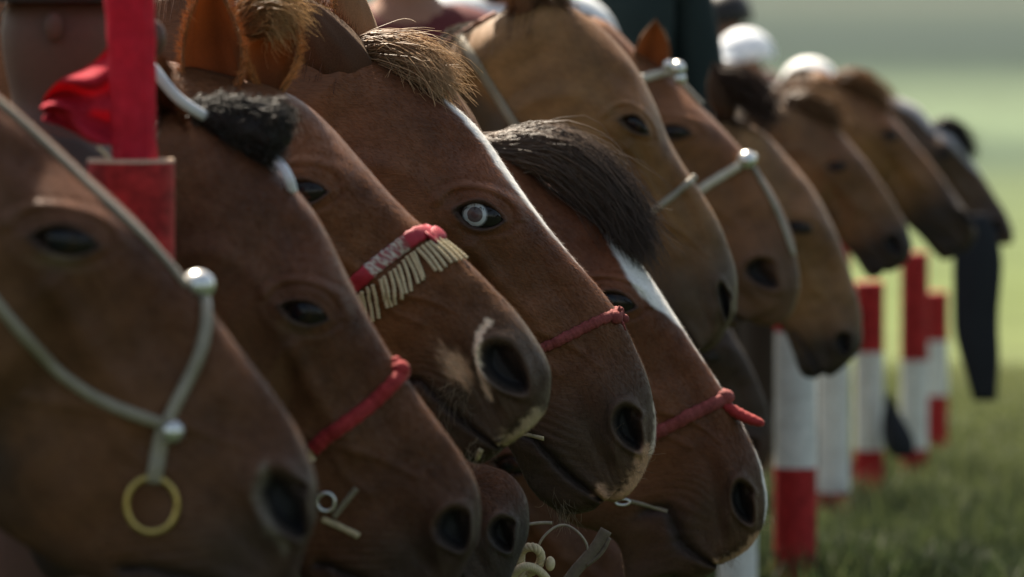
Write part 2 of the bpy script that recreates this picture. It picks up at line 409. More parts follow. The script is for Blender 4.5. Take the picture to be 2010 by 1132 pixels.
        W3 = world(pp[:, 0], np.full(26, sgn * .115), pp[:, 1]); cl = np.where((pp[:, 1] < rz + .075)[:, None], (.03, .028, .025), leg)
        V_, F_ = tube_geo(W3, r_, sides=14, v0=geo.n); geo.add(V_, F_); geo.C[-1] = np.repeat(cl, 14, axis=0)
    # tail core is hair, made below
    nbody = len(geo.F); rims = []
    # ears (part of the one body mesh, second material)
    def P2(p): return loc2(p)
    for (bp, tp, wpx, latv, face, bend, ecol) in sp.get('ears', []):
        b = P2(bp); tpt = P2(tp); L = np.linalg.norm(tpt - b)
        wd = wpx * Yp / FPX / 2
        b3 = world(b[0], latv * size * .3, b[1]); t3 = world(tpt[0], latv * size * 1.2, tpt[1])
        ax = t3 - b3; ax = ax / np.linalg.norm(ax)
        f0 = np.array([math.cos(face), math.sin(face), 0.0]); f0 = f0 - ax * (f0 @ ax); f0 /= np.linalg.norm(f0); s0 = np.cross(ax, f0)
        b3 = b3 - ax * .045
        nn, mm = 30, 26; outer = []; inner = []; co = []; ci = []
        for i in range(nn):
            t = i / (nn - 1)
            rr_ = wd * (max(1e-3, (math.sin(math.pi * min(1, (t * .86 + .16) / 1.0)) ** .75)) * (1.05 - .25 * t)) if t < .999 else wd * .02
            rr_ = wd * (.40 + .57 * sst(np.array(t / .42))) if t < .42 else wd * (1 - ((t - .42) / .58) ** 2.1) * .95 + wd * .02
            pm = math.radians(165 - 75 * sst(t * 1.6))
            A = b3 + (t3 - b3) * t + f0 * bend * math.sin(math.pi * t) * L
            for j in range(mm):
                ph = -pm + 2 * pm * j / (mm - 1)
                dr = -math.cos(ph) * f0 * .85 + math.sin(ph) * s0
                wob = 1 + .03 * math.sin(j * 1.3 + i * .4)
                if j in (0, 1, mm - 2, mm - 1) or i > nn - 4: rims.append((A + dr * rr_, dr * .8 + ax * .8 + f0 * .2, ecol))
                outer.append(A + dr * rr_ * wob); inner.append(A + dr * max(rr_ * wob - .0035, 0))
                edge = abs(ph) / pm
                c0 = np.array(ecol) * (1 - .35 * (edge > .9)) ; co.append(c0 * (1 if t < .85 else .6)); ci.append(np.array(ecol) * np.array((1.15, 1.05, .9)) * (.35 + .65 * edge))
        Vv = np.array(outer + inner); k0 = geo.n; nm_ = nn * mm; Fv = []
        for i in range(nn - 1):
            for j in range(mm - 1):
                a_ = i * mm + j
                Fv.append([k0 + a_, k0 + a_ + 1, k0 + a_ + mm + 1, k0 + a_ + mm]); Fv.append([k0 + nm_ + a_ + mm, k0 + nm_ + a_ + mm + 1, k0 + nm_ + a_ + 1, k0 + nm_ + a_])
            for j in (0, mm - 1):
                a_ = i * mm + j; Fv.append([k0 + a_, k0 + a_ + mm, k0 + nm_ + a_ + mm, k0 + nm_ + a_])
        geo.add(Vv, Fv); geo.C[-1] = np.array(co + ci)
    allV = np.concatenate(geo.V); allC = np.concatenate(geo.C)
    root = empty('horse', (E[0] - 1.2, D, float(ground_z(E[0], D))), label, 'horse', group)
    fm = np.zeros(len(geo.F), int); fm[nbody:] = 1
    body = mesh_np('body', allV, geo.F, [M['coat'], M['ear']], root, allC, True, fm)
    # eyes
    H = Horse(); H.root = root; H.E = E; H.D = D; H.size = size; H.world = world; H.tps = tps; H.sp = sp; H.loc2 = loc2; H.psi = psi; H.Yp = Yp
    H.ex0 = E[0]
    near = np.hypot(u - .004, v) < .006
    es = np.abs(latw[near & (lat > 0)]).max() if np.any(near & (lat > 0)) else .1 * size
    es = es + .0125 * size
    cdir = np.array([math.cos(EANG), math.sin(EANG)]); sdir = np.array([-math.sin(EANG), math.cos(EANG)])
    for sg in (-1, 1):
        n1_, n2_ = (70, 96) if sp.get('iris') else (24, 40); Vs = []; Cs = []
        ic = sp.get('iris', None)
        for i in range(n1_):
            al = math.pi * (i + .0) / (n1_ - 1) * .62 + .001
            for j in range(n2_):
                be = 2 * math.pi * j / n2_
                x_ = math.sin(al) * math.cos(be) * .0345; y_ = math.sin(al) * math.sin(be) * .0245; z_ = math.cos(al) * .0235
                if sp.get('eye_open', 1) < .8 : pass
                uu = np.array([.004, -.001]) + cdir * x_ + sdir * y_
                Vs.append((uu[0], uu[1], sg * (es - .0235 * size + z_ * size)))
                rr_ = math.hypot(x_ + .0055, y_)
                if ic == 'blue':
                    c_ = (.075, .052, .052) if rr_ < .0055 else ((.10, .082, .078) if rr_ < .0108 else ((.42, .47, .47) if rr_ < .0158 else ((.12, .13, .13) if rr_ < .0178 else (.012, .010, .009))))
                else:
                    c_ = (.008, .008, .010) if rr_ < .011 else ((.022, .013, .008) if rr_ < .018 else (.014, .010, .008))
                Cs.append(c_)
        Vs = np.array(Vs); xz = tps(Vs[:, :2]); Vw = world(xz[:, 0], Vs[:, 2], xz[:, 1])
        Fe = []
        for i in range(n1_ - 1):
            for j in range(n2_):
                a_, b_ = i * n2_ + j, i * n2_ + (j + 1) % n2_; f_ = [a_, b_, b_ + n2_, a_ + n2_]
                Fe.append(f_ if sg > 0 else f_[::-1])
        mesh_np('eye', Vw, Fe, M['eye'], root, np.array(Cs))
    # lashes on the upper lids
    gl = Geo(); rl = np.random.default_rng(int(D * 7))
    if D < 11:
        for k_ in range(26):
            be = rl.uniform(.35, 2.8); p0 = np.array([.004, -.001]) + cdir * math.cos(be) * .028 + sdir * math.sin(be) * .0125 * sp.get('eye_open', .86)
            o_ = -(es - .006 * size - .006 * abs(math.cos(be))); dr = cdir * (math.cos(be) * .6 + rl.normal() * .12) + sdir * (-.35 + rl.normal() * .2); ll_ = .013 * rl.uniform(.6, 1.2)
            q_ = np.array([p0 + dr * ll_ * t for t in (0, .5, 1)]); xz = tps(q_)
            gl.tube(world(xz[:, 0], np.array([o_ , o_ - .007, o_ - .010]), xz[:, 1]), .0005 * np.array([1, .8, .3]), (.02, .015, .012), sides=3, cap=False)
        gl.build('eyelashes', M['hair'], root)
    # short coat hair on the head
    nh = int(sp.get('fur', 60000 if D < 9.2 else (20000 if D < 11 else 0)))
    if nh:
        nv_ = np.zeros(len(body.data.vertices) * 3); body.data.vertices.foreach_get('normal', nv_); nv_ = nv_.reshape(-1, 3)
        tot = (R + 0) * nt_; last = min(tot, (nr + int(nb * .3)) * nt_)
        ids = rl.integers(nt_ * 3, last - nt_, nh * 2); ids = ids[(allC[ids].sum(1) > .06) & (V[ids, 1] < D + .06)][:nh]; ni = len(ids)
        p_ = V[ids] + (V[ids + 1] - V[ids]) * rl.random((ni, 1)) * ((ids % nt_ < nt_ - 1)[:, None]) + (V[ids + nt_] - V[ids]) * rl.random((ni, 1))
        fl_ = V[ids - nt_ * 3] - V[ids]; fl_ /= np.linalg.norm(fl_, axis=1)[:, None] + 1e-9; n_ = nv_[ids]
        d_ = fl_ + n_ * rl.uniform(.18, .5, (ni, 1)) + rl.normal(size=(ni, 3)) * .16; d_ /= np.linalg.norm(d_, axis=1)[:, None]
        sd_ = np.cross(d_, n_); sd_ /= np.linalg.norm(sd_, axis=1)[:, None] + 1e-9; ln_ = rl.uniform(.004, .008, (ni, 1)); w_ = rl.uniform(.00025, .0005, (ni, 1))
        Vh = np.stack([p_ - sd_ * w_, p_ + sd_ * w_, p_ + d_ * ln_], 1).reshape(-1, 3); cf = np.repeat(allC[ids] * rl.uniform(.8, 1.5, (ni, 1)), 3, axis=0)
        if rims:                                   # fringe of hair on the ear edges
            rp_ = np.array([q[0] for q in rims]); rd_ = np.array([q[1] for q in rims]); rc_ = np.array([q[2] for q in rims]); k_ = rl.integers(0, len(rims) - 1, 5000)
            b_ = rp_[k_] + rl.normal(size=(5000, 3)) * .0022; e_ = rd_[k_] + rl.normal(size=(5000, 3)) * .45; e_ /= np.linalg.norm(e_, axis=1)[:, None]
            s_ = np.cross(e_, (0, 1.0, 0)); s_ /= np.linalg.norm(s_, axis=1)[:, None] + 1e-9; l_ = rl.uniform(.006, .017, (5000, 1)) * (D < 11)
            Ve = np.stack([b_ - s_ * .0004, b_ + s_ * .0004, b_ + e_ * l_], 1).reshape(-1, 3); Vh = np.r_[Vh, Ve]; cf = np.r_[cf, np.repeat(rc_[k_] * (1.5, 1.35, 1.15) * rl.uniform(.5, 1.4, (5000, 1)), 3, axis=0)]
        mesh_np('coat_hair', Vh, np.arange(len(Vh)).reshape(-1, 3), M['fur'], root, cf, False)
    H.bvh = BVHTree.FromPolygons([Vector(p) for p in allV.tolist()], geo.F[:nbody])
    H.T_world = lambda: None
    H.crest = Tb; H.crestTh = TT
    return H
def hit(H, px, py, off=0.0):
    d = ray(px, py).normalized(); r = H.bvh.ray_cast(Vector((0, 0, CAMZ)), d)
    if r[0] is None:
        q = H.bvh.find_nearest(pix(px, py, H.D)); n = q[1]; n = Vector((n.x, n.y, n.z)); p_ = pix(px, py, q[0].y); 
        v_ = (p_ - q[0]); v_ = v_.normalized() if v_.length > 1e-6 else Vector((0, -1, 0))
        return np.array(q[0] + v_ * off), np.array(v_)
    n = r[1]
    if n.dot(d) > 0: n = -n
    return np.array(r[0] + n * off), np.array(n)
def strap_path(H, pxs, off, n=60, mirror=False):
    pp = smooth_path(pxs, n); P_, N_ = [], []
    for a, b in pp:
        p, nn = hit(H, a, b, off); P_.append(p); N_.append(nn)
    P_ = np.array(P_); N_ = np.array(N_)
    for it in range(3):
        P_[1:-1] = (P_[:-2] + 2 * P_[1:-1] + P_[2:]) / 4; N_[1:-1] = (N_[:-2] + 2 * N_[1:-1] + N_[2:]) / 4
    if mirror:          # continue over the nose on the far side
        c, s_ = math.cos(H.psi), math.sin(H.psi)
        out, on = [], []
        for p, nn in zip(P_[::-1], N_[::-1]):
            a = p[0] - H.E[0]; b = p[1] - H.D
            X = (a - .07 * s_ - b * s_ / c) / (1 + s_ * s_ / c); lat = (b + X * s_) / c
            out.append(H.world(np.array(X), np.array(-lat), np.array(p[2] - H.E[1]))); on.append((nn[0], -nn[1], nn[2]))
        out = np.array(out); on = np.array(on)
        gap = np.linalg.norm(out[0] - P_[-1])
        if gap > .004:
            k = max(3, int(gap / .004)); t = np.linspace(0, 1, k + 2)[1:-1, None]
            mid = P_[-1] * (1 - t) + out[0] * t
            bul = np.array([math.sin(math.pi * x) for x in t[:, 0]])[:, None]
            up = (N_[-1] + on[0]); up[1] = 0; up = up / (np.linalg.norm(up) + 1e-9)
            mid = mid + up * bul * gap * .22; mn = N_[-1] * (1 - t) + on[0] * t + up * bul
            P_ = np.r_[P_, mid, out]; N_ = np.r_[N_, mn, on]
        else: P_ = np.r_[P_, out]; N_ = np.r_[N_, on]
    return P_, N_
def strands(name, H, guide, n, col, tipcol=None, seg=9, thick=.0011, core=True, Yoff=-.02, spread=1.0, wild=.12, parent=None, latr=.8, Yabs=None, lenr=(.7, 1.05), t0pow=2, t0max=.55, seed=3, corescale=.78):
    """guide: list of (px, py, radius_px)."""
    r = np.random.default_rng(seed)
    Y0 = (H.D + Yoff) if Yabs is None else Yabs
    gp = np.array([list(pix(a, b, Y0)) for a, b, _ in guide]); gr = np.array([c for *_, c in guide]) * Y0 / FPX
    k = 40; path = smooth_path(gp, k); tt = np.linspace(0, 1, k)
    d = np.r_[0, np.cumsum(np.linalg.norm(np.diff(gp, axis=0), axis=1) ** .5)]; rad = np.interp(tt * d[-1], d, gr)
    Tn = np.gradient(path, axis=0); Tn /= np.linalg.norm(Tn, axis=1)[:, None]
    Bn = np.array([0, 1.0, 0]); Nn = np.cross(Tn, Bn)
    g = Geo()
    if core:
        ph = np.linspace(0, 2 * math.pi, 28, endpoint=False); Vc = []
        for i in range(k):
            for j, a in enumerate(ph):
                rr = rad[i] * corescale * (1 + .10 * math.sin(5 * a + 3 * tt[i] + seed) + .06 * math.sin(11 * a + 5 * tt[i])) * (1 if i < k - 6 else (k - i) / 7)
                Vc.append(path[i] + Nn[i] * math.cos(a) * rr + Bn * math.sin(a) * rr * latr)
        Fc = [[i * 28 + j, i * 28 + (j + 1) % 28, (i + 1) * 28 + (j + 1) % 28, (i + 1) * 28 + j] for i in range(k - 1) for j in range(28)]
        Fc.append(list(range(28))[::-1]); Fc.append([(k - 1) * 28 + j for j in range(28)])
        g.add(np.array(Vc), Fc, np.array(col) * .6)
    for s in range(n):
        a = r.random() * 6.283; q = math.sqrt(r.random()) * 1.02 if not core else .62 + .42 * r.random()
        t0 = r.random() ** t0pow * t0max; t1 = min(1.0, t0 + (r.uniform(*lenr)) * (1 - t0 * .6)); ts = np.linspace(t0, t1, seg)
        over = max(0, t0 + .9 - 1) * 0
        P_ = np.stack([np.interp(ts, tt, path[:, c]) for c in range(3)], 1); Nv = np.stack([np.interp(ts, tt, Nn[:, c]) for c in range(3)], 1)
        rr = np.interp(ts, tt, rad) * q
        tw = r.normal() * .5; an = a + tw * (ts - t0)
        P_ = P_ + Nv * (np.cos(an) * rr)[:, None] + Bn * (np.sin(an) * rr * latr)[:, None]
        wv = r.normal(size=3) * wild * rad.max(); fr = r.random() * 4 + 1; phs = r.random() * 6
        P_ += wv[None] * ((np.linspace(0, 1, seg) ** 1.6)[:, None]) + (r.normal(size=3) * rad.max() * .11)[None] * np.sin(np.linspace(0, fr * 3, seg) + phs)[:, None]
        th_ = thick * r.uniform(.6, 1.3) * np.linspace(1, .25, seg)
        c1 = np.array(col) * r.uniform(.6, 1.5); c2 = np.array(tipcol if tipcol is not None else col) * r.uniform(.7, 1.4)
        V_, F_ = tube_geo(P_, th_, sides=3, v0=g.n, cap=False)
        mix = np.repeat(np.linspace(0, 1, seg), 3)[:, None]
        g.add(V_, F_); g.C[-1] = c1 * (1 - mix) + c2 * mix
    o = g.build(name, M['hair'], parent or H.root); return o
def mane(H, col, n=500, ln=.10, seed=5):
    r = np.random.default_rng(seed); g = Geo(); cr = H.crest; L = len(cr)
    i1 = int(L * .40)
    for s in range(n):
        f = r.random() * i1; i = int(f); q = cr[i] * (1 - f + i) + cr[i + 1] * (f - i)
        tg = cr[i + 1] - cr[i]; tg = tg / np.linalg.norm(tg); nrm = np.array([tg[1], -tg[0]]) ; nrm = nrm if nrm[1] > 0 else -nrm
        lat = r.normal() * .014; sgn = -1 if r.random() < .7 else 1; l_ = ln * r.uniform(.6, 1.2)
        ts = np.linspace(0, 1, 7); out = []
        for t in ts:
            up = .028 * math.sin(t * 2.2) * (.6 + .5 * math.sin(f * 1.7)); dn = -l_ * t * t * .8
            X = q[0] + nrm[0] * up - .03 * t * (tg[0] > 0) + r.normal() * .001 - .02 * t; Z = q[1] + nrm[1] * up + dn - .004
            out.append(H.world(np.array(X), np.array(lat + sgn * (.02 * t + .07 * t * t) * min(1, l_ / .1)), np.array(Z)))
        V_, F_ = tube_geo(np.array(out), .0011 * np.linspace(1, .3, 7), sides=3, v0=g.n, cap=False); g.add(V_, F_, np.array(col) * r.uniform(.6, 1.4))
    g.build('mane', M['hair'], H.root)
def tail(H, col, seed=9):
    r = np.random.default_rng(seed); g = Geo(); e = H.crest[-1]
    for s in range(140):
        a, b = r.normal(size=2) * .03; out = []
        for t in np.linspace(0, 1, 8):
            out.append(H.world(np.array(e[0] - .02 - .10 * math.sin(t * 2.5) + a * (t + .3)), np.array(b * (.5 + t)), np.array(e[1] + .14 - t * .85 * r.uniform(.97, 1.03))))
        V_, F_ = tube_geo(np.array(out), .006 * np.linspace(1, .4, 8), sides=4, v0=g.n, cap=False); g.add(V_, F_, np.array(col) * r.uniform(.6, 1.4))
    g.build('tail', M['hair'], H.root)
def whiskers(H, spots, seed=1):
    r = np.random.default_rng(seed); g = Geo()
    for (px, py, n, rad, dx, dy, ln) in spots:
        for k in range(n):
            a, b = px + r.normal() * rad, py + r.normal() * rad
            p, nn = hit(H, a, b, 0.0)
            dirv = np.array([dx + r.normal() * .35, -.5 + r.normal() * .4, -dy + r.normal() * .35]); dirv /= np.linalg.norm(dirv)
            l_ = ln * r.uniform(.5, 1.3); cur = r.normal(size=3) * .25
            ts = np.linspace(0, 1, 5)[:, None]
            P_ = p + (dirv * ts + cur * ts ** 2) * l_
            g.tube(P_, .00045 * np.linspace(1, .4, 5), np.array((.25, .19, .12)) * r.uniform(.5, 1.3), sides=3, cap=False)
    g.build('whiskers', M['hair'], H.root)

CH = (.105, .043, .022)     # chestnut
specs = dict(
 h1=dict(D=5.8, eye=(128, 462), nos=(572, 990), coat=(.095, .042, .024), top=[(-200, 90), (-80, 140), (0, 200), (100, 290), (200, 385), (300, 480), (370, 568), (420, 645), (500, 738), (560, 825), (600, 905), (620, 975), (614, 1035), (590, 1095), (570, 1140)], pale_lid=.8, nos_s=(.050, .021), nang=-.12, muzamt=.75, stroke=[([(.31, .012), (.325, -.018), (.36, -.032), (.40, -.030)], .006, (.20, .17, .13), .5)],
     bot=dict(j2=(-60, 1010), j1=(120, 1130), cb=(330, 1230), ch=(430, 1290)), ears=[((-360, 190), (-420, -120), 120, -.05, 1.2, .05, (.10, .045, .02)), ((-330, 170), (-380, -130), 110, .05, 1.2, .05, (.10, .045, .02))]),
 h2=dict(D=6.65, eye=(595, 605), nos=(900, 1040), coat=(.095, .042, .024), top=[(310, 205), (400, 238), (480, 290), (540, 340), (600, 402), (650, 490), (690, 575), (740, 665), (800, 760), (870, 855), (930, 940), (946, 1005), (938, 1070), (915, 1110), (890, 1150)], neck=-.10, nos_s=(.037, .0205), bot=dict(j1=(560, 1110), j2=(460, 1000), cb=(640, 1215), ch=(745, 1290)), eye_open=.75, pale_lid=.5, muzamt=.8,
     ears=[((345, 310), (312, 130), 75, -.06, -2.2, .03, (.08, .035, .018))]),
 h3=dict(D=7.2, eye=(592, 372), nos=(985, 715), yaw=.16, neck=.10, coat=(.125, .055, .028), top=[(440, 115), (520, 165), (640, 265), (700, 335), (760, 405), (820, 455), (910, 525), (980, 600), (1030, 660), (1062, 722), (1062, 780), (1040, 835), (1010, 862)], nos_s=(.038, .0215), nang=-.30, muzamt=.8, muzstart=.22, muzzle=(.075, .062, .046),
     bot=dict(ul=(985, 872), lm=(965, 876), ll=(965, 888), lf=(945, 905), ch=(915, 912), mc=(805, 745)),
     patch=[(.314, -.055, .027, .023, .3, (.50, .32, .19), .95), (.42, -.070, .012, .012, 0, (.30, .22, .13), .7)],
     stroke=[([(.307, .032), (.311, .012), (.323, -.010), (.342, -.032), (.372, -.046)], .0062, (.80, .62, .44), .85), ([(.43, -.03), (.438, -.055), (.425, -.08)], .013, (.50, .38, .23), .8)],
     ears=[((400, 205), (408, -50), 130, -.055, -1.75, .0, (.26, .115, .045)), ((497, 172), (508, -60), 118, .04, -1.3, .0, (.32, .15, .055))]),
 h4=dict(D=7.95, eye=(938, 415), nos=(1236, 838), coat=(.115, .048, .026), iris='blue', eye_open=1.0, neck=.10, top=[(700, 100), (800, 150), (870, 190), (925, 240), (985, 320), (1050, 415), (1125, 510), (1205, 605), (1250, 690), (1280, 770), (1291, 835), (1286, 890), (1262, 940), (1240, 970)], muzstart=.20, muzzle=(.075, .062, .046), muzamt=.75,
     bot=dict(ul=(1215, 990), lm=(1180, 985), ll=(1172, 998), lf=(1165, 1010), ch=(1110, 1016), cb=(1040, 965), mc=(1040, 858)), blaze=[(-.155, .0), (-.15, .006), (-.10, .011), (-.02, .010), (.05, .005), (.12, .003), (.20, .0)],
     stroke=[([(.405, .0), (.425, -.03), (.432, -.055), (.420, -.086), (.405, -.088)], .013, (.52, .31, .19), .9), ([(.36, .046), (.39, .026), (.410, .004)], .004, (.6, .5, .4), .7)],
     ears=[((712, 190), (525, -35), 140, -.07, 1.9, .0, (.115, .052, .025)), ((720, 140), (640, -110), 110, .055, 2.6, .02, (.34, .17, .07))]),
 h5=dict(D=8.8, eye=(1200, 585), nos=(1458, 985), coat=(.115, .046, .026), top=[(990, 300), (1080, 368), (1150, 410), (1200, 455), (1262, 520), (1312, 600), (1362, 680), (1412, 755), (1462, 840), (1500, 930), (1511, 985), (1502, 1040), (1475, 1080), (1440, 1105)], muzstart=.22, muzzle=(.085, .062, .042), muzamt=.75,
     bot=dict(ul=(1420, 1112), lm=(1400, 1112), ll=(1405, 1128), mc=(1300, 1000), j1=(1130, 1040), j2=(1040, 930), cb=(1230, 1150)), blaze=[(-.09, .0), (-.085, .016), (-.05, .026), (0, .032), (.04, .026), (.075, .010), (.10, .004), (.24, .003), (.30, .002), (.36, .008), (.40, .008), (.42, .0)],
     stroke=[([(.420, -.01), (.435, -.04), (.436, -.06), (.42, -.086)], .010, (.50, .30, .18), .85)],
     ears=[((940, 330), (860, 150), 90, .05, 2.7, .03, (.15, .06, .03))]),
 h2b=dict(D=7.6, eye=(722, 700), nos=(988, 1050), coat=(.09, .042, .028), yaw=.05, muzzle=(.085, .078, .07), muzamt=.9, neck=-.1, wid=.9, bodyx=-.1, res=.8, top=[(880, 880), (930, 908), (975, 925), (1010, 950), (1034, 1000), (1032, 1060), (1010, 1110), (990, 1150)]),
 h6=dict(D=10.0, neck=-.13, eye=(1250, 237), nos=(1425, 592), coat=(.155, .083, .039), yaw=.10, top=[(1000, -20), (1070, -5), (1130, 20), (1190, 68), (1240, 130), (1272, 190), (1292, 250), (1340, 335), (1386, 400), (1420, 470), (1441, 550), (1440, 615), (1412, 665)], muzstart=.18, muzzle=(.085, .075, .058), muzamt=.8, res=.8, nos_s=(.042, .014),
     bot=dict(ul=(1385, 690), lm=(1365, 690), th=(880, 210), ja=(1000, 400)), ears=[((1035, 60), (1000, -130), 75, -.06, 2.6, .02, (.20, .09, .04))], patch=[]),
 h5b=dict(D=9.4, eye=(1000, 905), nos=(1250, 1235), coat=(.075, .036, .024), neck=-.1, res=.5),
 h7=dict(D=11.3, eye=(1322, 255), nos=(1492, 535), coat=(.145, .068, .036), yaw=.14, top=[(1240, 100), (1300, 140), (1380, 222), (1445, 290), (1500, 360), (1540, 440), (1562, 520), (1562, 585), (1535, 635)], muzstart=.24, muzzle=(.10, .065, .045), muzamt=.7, res=.65, nos_s=(.031, .0165), neck=-.05,
     bot=dict(ul=(1500, 642)), ears=[((1270, 140), (1286, 38), 78, -.05, -1.4, .02, (.26, .13, .06))]),
 h7b=dict(D=12.0, eye=(1385, 700), nos=(1472, 880), coat=(.035, .022, .016), top=[(1400, 600), (1445, 660), (1495, 760), (1520, 840), (1518, 895), (1495, 940)], muzamt=.4, muzzle=(.08, .03, .02), res=.5),
 h8=dict(D=12.6, eye=(1566, 442), nos=(1656, 672), coat=(.16, .088, .045), wid=1.2, yaw=.10, top=[(1400, 160), (1460, 220), (1510, 275), (1572, 342), (1622, 420), (1662, 520), (1690, 620), (1688, 690), (1650, 728)], muzstart=.24, muzzle=(.04, .036, .032), muzamt=.9, res=.6,
     ears=[((1420, 215), (1400, 120), 60, -.05, 1.5, .02, (.09, .05, .03))]),
 h9=dict(D=14.6, neck=-.08, eye=(1640, 325), nos=(1752, 478), coat=(.135, .072, .038), wid=1.1, yaw=.1, top=[(1545, 205), (1600, 225), (1650, 262), (1700, 320), (1750, 395), (1785, 460), (1790, 500), (1765, 530)], muzstart=.22, muzzle=(.035, .032, .03), muzamt=.9, res=.5,
     ears=[((1560, 250), (1500, 205), 45, -.05, -1.2, .0, (.35, .22, .12)), ((1575, 225), (1550, 165), 40, .05, -1.2, .0, (.35, .16, .06))]),
 h10=dict(D=16.2, neck=-.14, eye=(1745, 262), nos=(1900, 425), coat=(.15, .072, .034), yaw=.0, top=[(1640, 175), (1690, 182), (1740, 215), (1795, 275), (1850, 345), (1895, 410), (1920, 460), (1905, 510), (1870, 535)], muzstart=.15, muzzle=(.03, .026, .024), muzamt=.9, res=.5,
     ears=[((1660, 225), (1640, 150), 50, -.05, -1.2, .02, (.28, .14, .06)), ((1700, 200), (1665, 150), 45, .05, -.9, .02, (.28, .14, .06))]),
 h11=dict(D=18.0, eye=(1850, 300), nos=(1958, 445), coat=(.06, .036, .025), top=[(1830, 245), (1870, 262), (1905, 305), (1950, 375), (1985, 430), (1996, 470), (1985, 488)], muzstart=.2, muzzle=(.05, .03, .025), muzamt=.7, res=.5, blaze=[(-.3, .04), (.0, .035), (.12, .02), (.2, .0)], bcol=(.32, .31, .31),
     ears=[((1870, 275), (1878, 238), 40, -.05, -1.2, .0, (.04, .035, .03))]),
)
labels = dict(
 h1='dark chestnut horse nearest the camera wearing a grey halter with a brass ring',
 h2='chestnut horse with rolled black forelock, half closed eye and red noseband',
 h3='chestnut horse whose red noseband carries a cream cord fringe, large pale rimmed nostril',
 h4='chestnut horse with a pale blue wall eye and blond forelock',
 h5='chestnut horse with thick dark brown forelock over a white forehead blaze',
 h2b='horse of which only a grey muzzle shows low behind the second horse',
 h6='tan brown horse with bridle strap across its cheek behind the dark forelock',
 h7='reddish brown horse with a pale noseband and shining metal knob on its nose',
h5b='dark horse of which only a low cheek shows beneath the blue eyed horse',
 h7b='very dark brown horse with lowered head beside the nearest white post',
 h8='dull olive brown horse with dark muzzle resting over the white posts',
 h9='blurred light brown horse with dark muzzle and pale sunlit ear',
 h10='blurred orange brown horse with sunlit upright ears above the red post top',
 h11='farthest dark brown horse with a greyish white forehead at the right edge')
Hs = {}
for k, sp in specs.items():
    Hs[k] = make_horse(sp, labels[k])
    mane(Hs[k], np.array(sp['coat']) * (.35 if k != 'h4' else 1.2), n=1300, ln=.07 if k in ('h2', 'h1') else .09, seed=int(sp['D'] * 10))
    tail(Hs[k], np.array(sp['coat']) * .3, seed=int(sp['D'] * 10))

# ------------------------------------------------------------------ hair that shows
strands('forelock', Hs['h4'], [(680, 112, 22), (735, 100, 34), (790, 112, 38), (835, 138, 32), (866, 182, 12)], 1300, (.20, .10, .05), (.46, .30, .16), wild=.8, Yoff=-.015, seed=4, thick=.0010, corescale=.7)
strands('forelock', Hs['h5'], [(930, 290, 18), (1010, 292, 34), (1085, 300, 52), (1155, 345, 52), (1210, 412, 36), (1248, 488, 9)], 2600, (.17, .12, .088), (.060, .043, .034), wild=.6, Yoff=-.03, seed=6, thick=.0009, corescale=.66, t0max=.7, t0pow=1.4)  # paler root colour paints in the sunlit top of this forelock
strands('forelock', Hs['h2'], [(365, 228, 30), (420, 236, 48), (480, 248, 60), (535, 262, 66), (572, 275, 50)], 1400, (.048, .042, .036), (.070, .062, .052), wild=.14, Yoff=-.02, seed=8, thick=.0009, corescale=.90, lenr=(.12, .3), t0pow=.9, t0max=.9)
strands('forelock', Hs['h3'], [(470, 60, 24), (505, 30, 44), (540, 22, 46), (566, 50, 30)], 800, (.20, .09, .035), (.50, .30, .12), wild=.5, Yoff=.03, seed=10, thick=.0008, corescale=.35)

for hk, gd, c1, c2 in (('h8', [(1405, 150, 26), (1445, 165, 36), (1485, 195, 28), (1512, 235, 12)], (.045, .025, .016), (.05, .03, .02)),
                       ('h9', [(1540, 205, 16), (1580, 198, 24), (1620, 215, 20), (1645, 245, 9)], (.13, .065, .03), (.20, .11, .05)),
                       ('h10', [(1630, 175, 16), (1665, 160, 26), (1705, 178, 22), (1738, 215, 9)], (.14, .065, .028), (.22, .11, .045)),
                       ('h11', [(1828, 262, 12), (1855, 250, 20), (1885, 272, 16), (1902, 300, 8)], (.03, .026, .024), (.03, .026, .024)),
                       ('h6', [(955, -10, 14), (1010, -30, 24), (1065, -18, 22), (1110, 15, 10)], (.12, .06, .03), (.16, .09, .045))):
    strands('forelock', Hs[hk], gd, 420, c1, c2, wild=.6, Yoff=-.01, seed=ord(hk[-1]), thick=.0017, corescale=.7)
# ------------------------------------------------------------------ halters
def halter(H, label=None):
    o = bpy.data.objects.new('halter', None); COL.objects.link(o); o.parent = H.root; o.location = (0, 0, 0)
    if label: o['label'] = label
    return o
def strap(H, par, name, pxs, rad, m, off=None, flat=.6, n=60, mirror=False, sides=12, wob=0.0, taper=False, col=None):
    P_, N_ = strap_path(H, pxs, rad * .35 if off is None else off, n, mirror)
    k = len(P_); r_ = np.full(k, rad)
    if wob: r_ = rad * (1 + wob * np.sin(np.arange(k) * .9) * .5 + wob * np.sin(np.arange(k) * 2.3 + 1) * .5)
    if taper: r_ = r_ * np.linspace(1, .4, k)
    g = Geo(); g.tube(P_, r_, sides=sides, normals=N_, flat=flat)
    return g.build(name, m, par, col=False), P_, N_
H = Hs['h1']; hp = halter(H)
strap(H, hp, 'cheek_strap', [(-260, 250), (-120, 450), (0, 600), (90, 705), (190, 780), (270, 815), (325, 832)], .0066, M['rope_grey'], flat=.8)
strap(H, hp, 'noseband', [(392, 560), (400, 620), (390, 700), (355, 770), (328, 828)], .0068, M['rope_grey'], flat=.8, off=.004)
strap(H, hp, 'face_strap', [(-60, 158), (0, 203), (100, 293), (200, 388), (300, 484), (366, 562)], .0055, M['rope_grey'], flat=.7, off=.001)
strap(H, hp, 'chin_strap', [(322, 840), (313, 880), (303, 945)], .0085, M['rope_grey'], flat=.5, off=.006, n=20)
